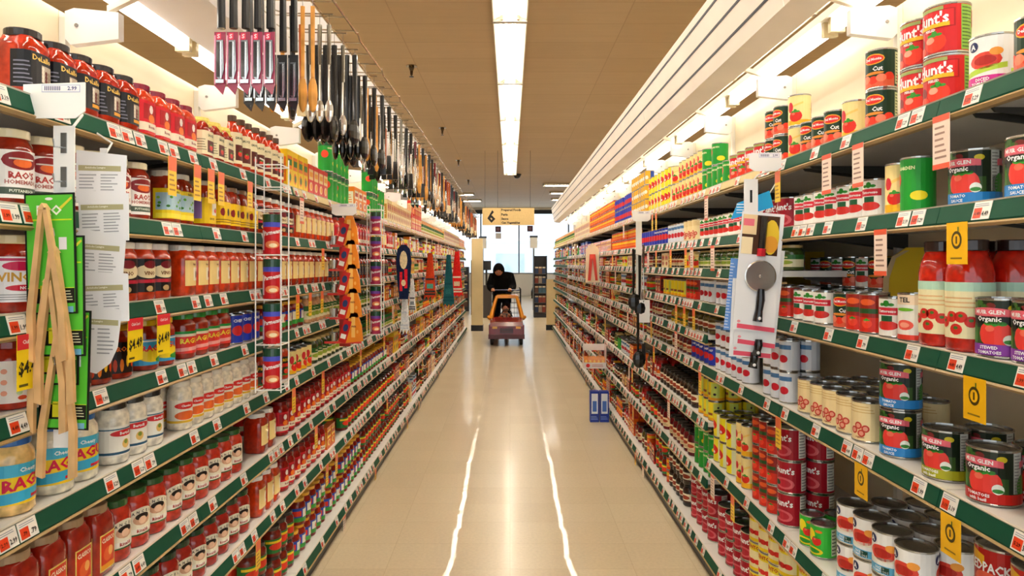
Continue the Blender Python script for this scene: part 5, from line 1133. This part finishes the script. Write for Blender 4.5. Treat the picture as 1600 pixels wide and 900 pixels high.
for i, (dx, zb, a) in enumerate(((0, 1.262, 5), (.006, 1.205, 6), (-.004, 1.165, 3))):
    g = thing('pizza_cutter_pack', f'{("front", "middle", "back")[i]} white card holding a black-handled pizza cutter', 'kitchen tool', (.862 + dx, 2.42 + i * .012, zb), 0, 'pizza cutter cards on the white strip'); g.rotation_euler = (0, R(a), 0)
    H = HC - i * .07
    MB().box(-.075, .075, 0, .002, 0, H, 0xF2F4F8, 'print').build('card', g)
    q = MB(); S = Flat((0, -.0004, 0), (1, 0, 0), (0, 0, 1)); q.rect(S, -.06, .074, .006, .022, 0xE85870, 1, skew=-.006); q.ell(S, -.055, .03, .006, .005, 0xF0A0A8, 1)
    if i == 0:
        q.rect(S, -.07, .06, .27, .41, 0x4A2A14, 1); q.ell(S, .034, .335, .028, .062, 0xF4D038, 2, n=18); q.ell(S, .034, .31, .026, .03, 0xF0A838, 3, n=16); q.rect(S, -.07, -.02, .34, .41, 0xF4D8A8, 3); q.rect(S, -.068, -.03, .37, .395, 0xF07888, 4); q.rect(S, -.07, -.03, .27, .33, 0xF8E8C0, 4)
    q.build('card_print', g)
    if i == 0:
        MB().lathe([(.052, -.0015, 0xC8C4C0, 'metal'), (.056, 0, 0xD8D4D0, 'metal'), (.052, .0015, 0xC8C4C0, 'metal')], 28).build('wheel_blade', g, loc=(.004, -.012, .195)).rotation_euler = (pi / 2, 0, 0)
        MB().tube([(-.0, -.012, .405), (0, -.012, .29)], 0, 0x121212, 'plastic', 8, [.013, .012]).build('upper_handle', g); MB().tube([(0, -.012, .292), (0, -.012, .265)], .0145, 0xC82030, 'plastic', 8).build('collar', g)
        MB().lathe([(.006, 0, 0xB0A8A0, 'metal'), (.004, .004, 0xE0E0E0, 'metal')], 10).build('axle', g, loc=(.004, -.014, .195)).rotation_euler = (pi / 2, 0, 0)
    m = MB(); h0, h1 = (.15, .035) if i == 0 else (.028, -.03) if i == 1 else (.02, -.035)
    m.tube([(.01, -.013, h0), (.011, -.014, (h0 * 2 + h1) / 3), (.009, -.013, (h0 + 2 * h1) / 3), (.007, -.013, h1)], 0, 0x101012, 'plastic', 10, [.012, .015, .013, .017]); m.build('handle', g)
    MB().sphere(.007, -.03, h1 + .012, .006, .004, .006, 0xF4F4F4, 'plastic').build('hang_hole', g)
rl = thing('ruler_strip', 'blue and white ruled strip left of the pizza cutters', 'clip strip', (.792, 2.47, 1.26)); rl.rotation_euler = (0, R(6), 0)
MB().box(-.02, .014, 0, .002, 0, .26, 0x6A9AE0, 'print').build('strip', rl); q = MB()
for i in range(22): q.rect(Flat((0, 0, 0), (1, 0, 0), (0, 0, 1)), -.02, -.008 + (i % 5 == 0) * .006, .008 + i * .011, .0105 + i * .011, 0xF4F8FF, 1)
q.build('tick_marks', rl)
plate(.87, 4.52, 1.78, 1.85, .12, 'small white hook card above the hanging spoons', 1)
st = thing('clip_strip', 'white clip strip above the black spoons', 'clip strip', (.86, 4.56, 1.2)); MB().box(-.02, .02, 0, .003, 0, .62, 0xF8F4EA, 'plastic').build('strip', st); MB().tube([(0, .003, .6), (.1, .02, .64)], .003, 0xF0F0F0, 'plastic').build('hanger_arm', st)
for i, (x, z, kk) in enumerate(((.82, 1.6, 'ladle'), (.86, 1.56, 'ladle'), (.885, 1.63, 'steel'), (.85, 1.22, 'ladle'), (.885, 1.26, 'spatula'))):
    g = thing(UTD[kk].replace(' ', '_'), f'{UTD[kk]} hanging on the right strip, {("first", "second", "third", "fourth", "fifth")[i]} from top left', UCAT[kk], (x, 4.53, z), pi / 2 if kk == 'ladle' else 0, 'spoons on the right clip strip')
    MB().tube([(0, 0, -.004), (0, .028, .002)], .002, 0xC8C8C8, 'metal', 4).build('hook', g)
    for n, me in UTM[kk]: link(n, me, g)
g = thing('product_card', 'plain white card hanging among the black spoons', 'card', (.89, 4.52, 1.11)); MB().box(-.035, .035, 0, .002, 0, .15, 0xF0F0F0, 'print').build('card', g); MB().tube([(0, 0, .148), (0, .03, .17)], .002, 0xC8C8C8, 'metal', 4).build('hook', g)
for (x, y, z, lab) in ((.88, 7.3, 1.66, 'tall'),):
    g = thing('bag_holder', f'{lab} cream hanging card with red tongs on the right', 'clip strip', (x, y, z))
    MB().prism([(-.075, -.36), (.075, -.36), (.07, 0), (0, .06), (-.07, 0)], 0, .004, 0xF4E0C0, 'print').build('card', g); MB().prism([(-.05, -.34), (-.02, -.34), (0, -.1), (.03, -.34), (.055, -.34), (.03, -.06), (-.03, -.06)], -.02, -.004, 0xE04838, 'plastic').build('red_tongs', g); MB().tube([(0, .004, .02), (.09, .02, .06)], .003, 0xF0F0F0, 'plastic').build('hanger_arm', g)
# snack display tray and blue cartons
g = thing('display_tray', 'white shelf-front tray heaped with orange packets', 'display tray', (.86, 6.9, .45))
MB().box(-.12, .10, -.06, .06, 0, .012, 0xF4ECE8, 'painted').prism([(-.12, 0), (.10, 0), (.10, .06), (-.12, .06)], -.064, -.06, 0xF4ECE8, 'painted').box(-.124, -.12, -.06, .06, 0, .1, 0xE8D8D0, 'painted').box(.10, .104, -.06, .06, 0, .23, 0xE8D8D0, 'painted').box(-.12, .1, .055, .06, 0, .1, 0xE8E0D8, 'painted').build('tray', g)
MB().prism([(-.12, .17), (.10, .17), (.10, .235), (-.12, .235)], .045, .05, 0xF8F0EC, 'print').box(-.12, -.116, .045, .05, .1, .17, 0xE8E0D8, 'painted').build('header_card', g)
q = MB(); S = Flat((0, -.0645, 0), (1, 0, 0), (0, 0, 1)); q.ell(S, -.08, .03, .02, .02, 0xD82028, 1); q.lines(S, -.04, .08, .015, .045, 2, 0xC87878, 1); q.build('print', g)
mm = MB()
for k in range(10):
    x = -.095 + (k % 5) * .042; y = -.035 + (k // 5) * .05
    t = thing('orange_packet', f'{("first", "second", "third", "fourth", "fifth")[k % 5]} {("front", "back")[k // 5]} orange snack packet in the white tray', 'packet', (.86 + x, 6.9 + y, .464), rnd.uniform(-.3, .3), 'orange packets heaped in the tray'); t.rotation_euler.x = -.1
    MB().prism([(-.019, 0), (.019, 0), (.021, .09), (.014, .1), (-.014, .1), (-.021, .09)], -.008, .008, 0xF0901C, 'plastic').build('pouch', t); MB().ell(Flat((0, -.0085, 0), (1, 0, 0), (0, 0, 1)), 0, .05, .011, .02, 0xF8C850, 1).build('print', t)
for k in range(2):
    g = thing('blue_carton', f'{("left", "right")[k]} tall blue and white carton standing on the floor', 'carton', (.80 + k * .093, 6.5, 0), 0, 'blue cartons on the floor')
    MB().box(-.042, .042, -.04, .04, 0, .29, 0x1E3AA0, 'print').build('carton_body', g); q = MB(); S = Flat((0, -.04, 0), (1, 0, 0), (0, 0, 1)); q.rect(S, -.03, .03, .08, .27, 0xE8F0F8, 1); q.rect(S, -.02, .02, .1, .2, 0x4A78D0, 2); q.lines(S, -.035, .035, .02, .06, 3, 0x8AA8F0, 1); q.build('label', g)
# yellow cardboard dividers and the cans stacked behind, right third shelf
zt = rlevels(0)[2]
for y, lab in ((2.2, 'nearer'), (3.02, 'farther')):
    g = thing('cardboard_divider', f'{lab} yellow cardboard divider behind cans, right third shelf', 'cardboard divider', (1.20, y, zt if y < 2.4 else rlevels(2)[3]))
    MB().prism([(0, 0), (.19, 0), (.19, .25), (.08, .25), (.035, .22), (.01, .15)], 0, .008, 0xF0CC30, 'print').build('board', g); MB().prism([(0, 0), (.012, 0), (.02, .15), (.042, .215), (.085, .24), (.07, .24), (.03, .22), (.002, .15)], -.003, 0, 0xD8C090, 'print').build('bare_edge', g)
n = 0
for y in (2.30, 2.39, 2.48, 2.57, 2.66, 2.75):
    for j in range(2):
        k = ('huntsd', 'whred2', 'delm')[int(y * 100) % 3] if j == 0 else 'whred2'
        k = 'whred2' if (n // 2) % 2 else 'delm'
        pr = proto(k); o = link('food_can', pr['near'][0][1]); [link(pn, pm, o) for pn, pm in pr['near'][1:]]
        o.location = (1.25, y, zt + .0012 + j * .112); o.rotation_euler = (0, 0, -1.1); n += 1
        tag(o, f'{P[k][7]} stacked at the back of right third shelf, {ordw((n - 1) // 2)} {("lower", "upper")[j]}', 'can', 'cans stacked behind, right third shelf')

# ------------------------------------------------------------------ far end: column, end panel, racks, checkout lamps
struct(MB().box(-.86, -.61, 15.2, 15.45, .13, 2.06, 0xE0CC9C, 'painted').box(-.87, -.6, 15.19, 15.46, 0, .13, 0x16140F, 'plastic'), 'trim_2')
g = thing('end_panel', 'low tan end panel closing the right gondola', 'end panel', (.9, 15.4, 0)); MB().box(-.08, .3, 0, .06, .12, 1.15, 0xE0C896, 'painted').build('panel', g); MB().box(-.09, .3, -.01, .07, 0, .12, 0x12100E, 'plastic').build('plinth', g)
for nm, lab, x0, x1, y, top, c in (('magazine_rack', 'dark magazine rack beyond the right end of aisle', .66, 1.03, 19, 1.72, 0x1E1A1A), ('magazine_rack', 'dark magazine rack beyond the left column', -1.15, -.78, 20, 1.6, 0x241E18), ('candy_rack', 'checkout candy rack at the far left of window', -2.2, -1.3, 21.5, 1.4, 0x2A2420)):
    g = thing(nm, lab, 'rack', ((x0 + x1) / 2, y, 0)); a = (x1 - x0) / 2
    MB().box(-a, a, 0, .4, 0, .1, c, 'painted').box(-a, a, .35, .4, .1, top, c, 'painted').box(-a, -a + .02, 0, .35, .1, top, c, 'painted').box(a - .02, a, 0, .35, .1, top, c, 'painted').build('rack_frame', g)
    z = .12; k = 0
    while z + .25 < top:
        MB().box(-a + .02, a - .02, .02, .35, z, z + .02, 0x3A342E, 'painted').build('shelf', g)
        for i in range(3):
            w_ = (2 * a - .06) / 3; x_ = -a + .03 + i * w_
            t = thing('magazine', f'{("left", "middle", "right")[i]} magazine, row {("one", "two", "three", "four", "five", "six")[k]}, {lab.replace("dark ", "").replace(" beyond the", ",").replace("checkout ", "")}', 'magazine', ((x0 + x1) / 2 + x_ + w_ / 2, y + .12, z + .0215), 0, 'magazines in the far racks')
            MB().box(-w_ * .45, w_ * .45, 0, .01, 0, .2, rnd.choice([0x8A3A28, 0x4A6A78, 0xC8A880, 0x6A4A3A, 0x2A3A5A, 0x9A8A78]), 'print').build('cover', t); MB().rect(Flat((0, 0, 0), (1, 0, 0), (0, 0, 1)), -w_ * .4, w_ * .4, .15, .19, 0xD8C8A8, 1).build('masthead', t)
        z += .27; k += 1
for x, y, nm in ((.76, 22, 'right'), (-.9, 22.5, 'left')):
    g = thing('checkout_lamp', f'{nm} white checkout lane lamp on a grey pole', 'lane light', (x, y, 0)); MB().tube([(0, 0, 0), (0, 0, 2.0)], .03, 0x8A8E92, 'painted', 10).build('pole', g); MB().box(-.12, .12, -.08, .08, 2.0, 2.34, 0xF4F4EC, 'plastic').build('lamp_box', g); MB().box(-.13, .13, -.09, .09, 2.34, 2.4, 0x1A1A1A, 'plastic').build('cap', g)
g = thing('checkout_monitor', 'black checkout monitor beside the left column', 'monitor', (-.66, 19, 0)); MB().box(-.13, .13, 0, .05, 1.32, 1.58, 0x0C0C0E, 'plastic').build('screen', g); MB().tube([(0, .03, 0), (0, .03, 1.32)], .03, 0x2A2A2A, 'plastic').build('stand', g)
MB().box(-.15, .15, -.1, .16, 0, .9, 0x3A3430, 'painted').build('counter', g)
for x, z, i in ((-.55, 2.95, 0), (.92, 2.98, 1)):
    g = thing('window_poster', f'{("left", "right")[i]} small dark square poster on the far window', 'poster', (x, WY - .046, z)); MB().box(-.13, .13, 0, .015, 0, .27, 0x5A3038, 'print').build('sheet', g); MB().ell(Flat((0, 0, 0), (1, 0, 0), (0, 0, 1)), 0, .14, .07, .07, 0x8A5A68, 1).build('print', g)
    if i == 0: MB().box(-.12, .14, 0, .015, -.3, -.04, 0xF4F0EC, 'print').build('white_sheet', g)
g = thing('floor_cone', 'small dark bottle standing by the far front wall', 'bottle', (1.02, 29.5, 0)); MB().lathe([(.12, 0, 0x14120F, 'plastic'), (.12, .3, 0x14120F, 'plastic'), (.05, .5, 0x14120F, 'plastic'), (.05, .62, 0x14120F, 'plastic')], 12).build('body', g)
g.name = 'dark_bottle'

# ------------------------------------------------------------------ people
def skin_obj(name, nodes, edges, material, color, parent=None, sub=2):
    """continuous body surface: nodes {key: (x, y, z, radius)}"""
    ks = list(nodes); me = D.meshes.new(name); me.from_pydata([nodes[k][:3] for k in ks], [(ks.index(a), ks.index(b)) for a, b in edges], [])
    mt = MAT[material].copy(); mt.name = name + '_' + material
    b = mt.node_tree.nodes['Principled BSDF']
    for l in list(b.inputs['Base Color'].links): mt.node_tree.links.remove(l)
    b.inputs['Base Color'].default_value = hx(color); me.materials.append(mt)
    o = D.objects.new(name, me); COL.objects.link(o)
    if parent: o.parent = parent
    o.modifiers.new('Skin', 'SKIN')
    if not me.skin_vertices: me.skin_vertices.new()
    for i, k in enumerate(ks):
        v = me.skin_vertices[0].data[i]; r = nodes[k][3]; v.radius = (r, r) if not isinstance(r, tuple) else r; v.use_root = (i == 0)
    s = o.modifiers.new('Sub', 'SUBSURF'); s.levels = sub; s.render_levels = sub
    return o
def head_parts(parent, c, r, tilt, hair, skinc, longh=True):
    h = D.objects.new('head_pivot', None)
    m = MB(); m.sphere(0, 0, 0, r * .78, r * .92, r, skinc, 'skin', 18, 12)
    m.sphere(0, -r * .9, -r * .12, r * .12, r * .18, r * .16, skinc, 'skin', 8, 6)      # nose
    for s in (-1, 1): m.sphere(s * r * .78, 0, -r * .05, r * .1, r * .16, r * .22, skinc, 'skin', 8, 6)
    f = m.build('face', parent, True, c); f.rotation_euler = (tilt, 0, 0)
    e = MB()
    for s in (-1, 1):
        e.sphere(s * r * .3, -r * .84, r * .06, r * .13, r * .08, r * .07, 0xE8E4DC, 'print', 10, 6); e.sphere(s * r * .3, -r * .9, r * .06, r * .06, r * .05, r * .06, 0x14100C, 'print', 8, 6)
        e.box(s * r * .3 - r * .15, s * r * .3 + r * .15, -r * .9, -r * .82, r * .2, r * .25, 0x1A1410, 'print')
    e.build('eyes', f); MB().sphere(0, -r * .84, -r * .42, r * .22, r * .08, r * .06, 0xA05048, 'print', 10, 6).build('mouth', f)
    hm = MB(); hm.sphere(0, r * .14, r * .2, r * .92, r * .98, r * .95, hair, 'cloth', 16, 10)
    if longh:
        for s in (-1, 1): hm.sphere(s * r * .72, r * .15, -r * .3, r * .3, r * .55, r * .9, hair, 'cloth', 10, 8)
        hm.sphere(0, r * .6, -r * .35, r * .7, r * .5, r * .9, hair, 'cloth', 12, 8)
    hm.build('hair', f, True)
    D.objects.remove(h)
    return f
def hand(parent, x, y, z, s, curl_dir=-1):
    """palm and five fingers closed over the cart handle running along x"""
    m = {'w': (0, .055, .03, .019), 'p': (0, .02, .026, (.026, .017)), 'k': (0, -.01, .022, (.028, .013))}
    ed = [('w', 'p'), ('p', 'k')]
    for i, (dx, L) in enumerate(((-.026, .8), (-.009, 1), (.009, .96), (.026, .76))):
        m[f'a{i}'] = (dx, -.03 * L, .012, .0085); m[f'b{i}'] = (dx, -.036 * L, -.012, .008); m[f'c{i}'] = (dx, -.014, -.026, .007)
        ed += [('k', f'a{i}'), (f'a{i}', f'b{i}'), (f'b{i}', f'c{i}')]
    m['t1'] = (-s * .034, .012, .004, .010); m['t2'] = (-s * .036, -.006, -.018, .0085); ed += [('p', 't1'), ('t1', 't2')]
    o = skin_obj('hand', m, ed, 'skin', 0xC08A68, parent, 1); o.location = (x, y, z); return o
px_, py_ = -.17, 13.75
pa = thing('person', 'person in a dark coat leaning forward pushing the red car cart', 'person', (px_, py_, 0))
n = {'pel': (0, .1, .92, (.15, .11)), 'bel': (0, .02, 1.05, (.14, .11)), 'che': (-.01, -.1, 1.22, (.16, .11)), 'nek': (-.03, -.17, 1.33, .06), 'hd': (-.05, -.215, 1.385, .07)}
e = [('pel', 'bel'), ('bel', 'che'), ('che', 'nek'), ('nek', 'hd')]
for s, c in ((-1, 'l'), (1, 'r')):
    n.update({c + 'sh': (s * .185, -.11, 1.25, .055), c + 'el': (s * .235, -.17, 1.03, .042), c + 'wr': (s * .17, -.385, .985, .026),
              c + 'hp': (s * .09, .1, .86, .095), c + 'kn': (s * .1, .06 - s * .1, .48, .062), c + 'an': (s * .1, .12 - s * .16, .09, .04), c + 'to': (s * .11, -.02 - s * .16, .045, .036)})
    e += [('che', c + 'sh'), (c + 'sh', c + 'el'), (c + 'el', c + 'wr'), ('pel', c + 'hp'), (c + 'hp', c + 'kn'), (c + 'kn', c + 'an'), (c + 'an', c + 'to')]
skin_obj('body', n, e, 'skin', 0xC08A68, pa)
cn = {k: (v[0], v[1], v[2], (v[3][0] + .045, v[3][1] + .05) if isinstance(v[3], tuple) else v[3] + .035) for k, v in n.items() if k[1:] not in ('kn', 'an', 'to', 'd') and k not in ('hd',)}
cn['nek'] = (-.02, -.14, 1.31, .085); cn['hem'] = (0, .12, .78, (.19, .15))
cn = {k: v for k, v in cn.items() if k[1:] != 'hp'}
skin_obj('coat', cn, [x for x in e if x[0] in cn and x[1] in cn] + [('pel', 'hem')], 'cloth', 0x0C0B0C, pa)
skin_obj('trousers', {k: (v[0], v[1], v[2] + (.03 if k[1:] == 'an' else 0), v[3] + .018 if not isinstance(v[3], tuple) else v[3]) for k, v in n.items() if k == 'pel' or k[1:] in ('hp', 'kn', 'an')}, [x for x in e if x[0] in ('pel', 'lhp', 'rhp', 'lkn', 'rkn') and x[1][1:] in ('hp', 'kn', 'an')], 'cloth', 0x16161E, pa)
for s in (-1, 1):
    a_ = n[('l' if s < 0 else 'r') + 'an']; MB().sphere(a_[0], a_[1] - .07, .045, .05, .13, .045, 0x1A1614, 'plastic', 12, 8).build('shoe', pa, True)
head_parts(pa, (-.055, -.24, 1.375), .115, R(38), 0x0C0A0A, 0xB88062)
for s in (-1, 1): hand(pa, s * .165, -.43, .985, s)
MB().sphere(-.02, -.10, 1.31, .12, .09, .05, 0x141012, 'cloth', 14, 8).build('collar', pa, True)

# kiddie car cart
cy = 12.45
ct = thing('car_cart', 'red children\'s car shopping cart with yellow roof frame', 'shopping cart', (-.065, cy, 0))
RD, YE = 0x7A1014, 0xE8941C
prof = [(0, .14), (-.02, .2), (-.01, .36), (.05, .43), (.32, .50), (.36, .46), (.40, .30), (.80, .30), (.84, .46), (1.0, .46), (1.02, .14)]
b = MB(); a = .30
for x0, x1, k in ((-a, -a + .03, .97), (-a + .03, a - .03, 1), (a - .03, a, .97)):
    b.prism([(y, .14 + (z - .14) * k) for y, z in prof], x0, x1, RD, 'plastic', 'x')
b.build('car_body', ct)
MB().box(-.325, -.30, .02, .34, .20, .38, RD, 'plastic').build('fender', ct); MB().box(.30, .325, .02, .34, .20, .38, RD, 'plastic').build('fender', ct)
MB().box(-.33, .33, -.045, .02, .13, .21, 0x5A0C10, 'plastic').build('bumper', ct)
for s in (-1, 1):
    MB().box(s * .215 - .045, s * .215 + .045, -.03, -.008, .315, .355, 0xE8A850, 'plastic').build('headlight', ct)
    pil = MB(); pil.tube([(s * .30, .30, .46), (s * .27, .40, .62), (s * .19, .52, .87)], 0, YE, 'plastic', 8, [.045, .03, .032]); pil.build('front_pillar', ct)
    MB().tube([(s * .29, .95, .44), (s * .24, .92, .65), (s * .19, .86, .87)], 0, YE, 'plastic', 8, [.035, .028, .03]).build('rear_pillar', ct)
    MB().sphere(s * .33, .32, .50, .04, .04, .035, YE, 'plastic', 10, 6).build('side_mirror', ct)
MB().prism([(-.215, .845), (.215, .845), (.205, .89), (.17, .905), (-.17, .905), (-.205, .89)], .49, .90, YE, 'plastic').build('roof', ct)
g_ = MB()
for i in range(5): g_.box(-.12, .12, -.026, -.010, .24 + i * .018, .248 + i * .018, 0x3A0608, 'plastic')
g_.build('grille', ct)
w_ = MB(); w_.tube([(.09 * cos(t * pi / 8), .42 + .03 * sin(t * pi / 8), .55 + .085 * sin(t * pi / 8)) for t in range(17)], .011, 0x1A1A1C, 'plastic', 6); w_.box(-.085, .085, .415, .425, .545, .56, 0x1A1A1C, 'plastic'); w_.tube([(0, .42, .55), (0, .34, .46)], .014, 0x1A1A1C, 'plastic'); w_.build('steering_wheel', ct)
for sx in (-1, 1):
    for y in (.13, .88):
        wh = MB().lathe([(.001, -.03, 0x8A8A8A, 'plastic'), (.035, -.03, 0x9A9A9A, 'plastic'), (.04, -.032, 0x111111, 'plastic'), (.088, -.03, 0x111111, 'plastic'), (.098, -.015, 0x111111, 'plastic'), (.098, .015, 0x111111, 'plastic'), (.088, .03, 0x111111, 'plastic'), (.001, .03, 0x8A8A8A, 'plastic')], 20).build('wheel', ct, True, (sx * .27, y, .098)); wh.rotation_euler = (0, pi / 2, 0)
# basket behind the car
bk = MB()
for z in (.42, .52, .62, .72, .82, .92): bk.tube([(-.26, 1.04, z), (.26, 1.04, z), (.28, 1.32, z), (-.28, 1.32, z), (-.26, 1.04, z)], .004, 0x1A2238, 'metal', 5)
for i in range(10):
    x = -.26 + i * .058; bk.tube([(x, 1.04, .42), (x, 1.04, .94)], .003, 0x1A2238, 'metal', 4)
for x in (-.27, .27): bk.tube([(x, 1.2, .1), (x, 1.2, .94)], .012, 0x14161C, 'painted', 6); bk.tube([(x, 1.32, .42), (x, 1.32, .94)], .012, 0x14161C, 'painted', 6)
bk.box(-.27, .27, 1.04, 1.32, .41, .42, 0x1A2238, 'metal'); bk.build('wire_basket', ct)
MB().tube([(-.27, 1.32, .92), (-.27, 1.02, 1.0), (-.24, .875, .985), (.24, .875, .985), (.27, 1.02, 1.0), (.27, 1.32, .92)], .013, 0x203060, 'plastic', 8).build('handle', ct)
tl_ = MB()
for x in (-.27, .27): tl_.tube([(x, 1.0, .46), (x, 1.0, 1.0), (x * .9, 1.0, 1.03)], .014, 0x14161C, 'painted', 6)
tl_.build('rear_post', ct)
for sx in (-1, 1):
    MB().tube([(sx * .25, 1.28, .1), (sx * .25, 1.28, .42)], .01, 0x2A2A2A, 'painted').build('caster_leg', ct)
    wh = MB().lathe([(.055, -.015, 0x151515, 'plastic'), (.06, 0, 0x151515, 'plastic'), (.055, .015, 0x151515, 'plastic')], 14).build('caster_wheel', ct, True, (sx * .25, 1.28, .06)); wh.rotation_euler = (0, pi / 2, 0)
# child in the car
ch = thing('person', 'small child sitting inside the red car cart', 'person', (-.09, cy + .68, .30))
n2 = {'pel': (0, 0, .06, (.09, .07)), 'che': (0, -.02, .20, (.08, .06)), 'nek': (0, -.03, .265, .035), 'hd': (0, -.035, .31, .05)}
e2 = [('pel', 'che'), ('che', 'nek'), ('nek', 'hd')]
for s, c in ((-1, 'l'), (1, 'r')):
    n2.update({c + 'sh': (s * .09, -.03, .22, .03), c + 'el': (s * .115, -.12, .17, .024), c + 'wr': (s * .07, -.23, .24, .018), c + 'kn': (s * .06, -.19, .08, .04), c + 'an': (s * .06, -.235, .03, .028)})
    e2 += [('che', c + 'sh'), (c + 'sh', c + 'el'), (c + 'el', c + 'wr'), ('pel', c + 'kn'), (c + 'kn', c + 'an')]
skin_obj('body', n2, e2, 'skin', 0xC48E6C, ch)
skin_obj('jacket', {k: (v[0], v[1], v[2], (v[3][0] + .02, v[3][1] + .02) if isinstance(v[3], tuple) else v[3] + .014) for k, v in n2.items() if k in ('pel', 'che') or k[1:] in ('sh', 'el')}, [x for x in e2 if x[1][1:] in ('sh', 'el') or x == ('pel', 'che')], 'cloth', 0x1A1418, ch)
head_parts(ch, (0, -.04, .355), .088, R(6), 0x14100E, 0xC08464, False)
for s in (-1, 1):
    h = hand(ch, s * .07, -.27, .235, s); h.scale = (.62, .62, .62)
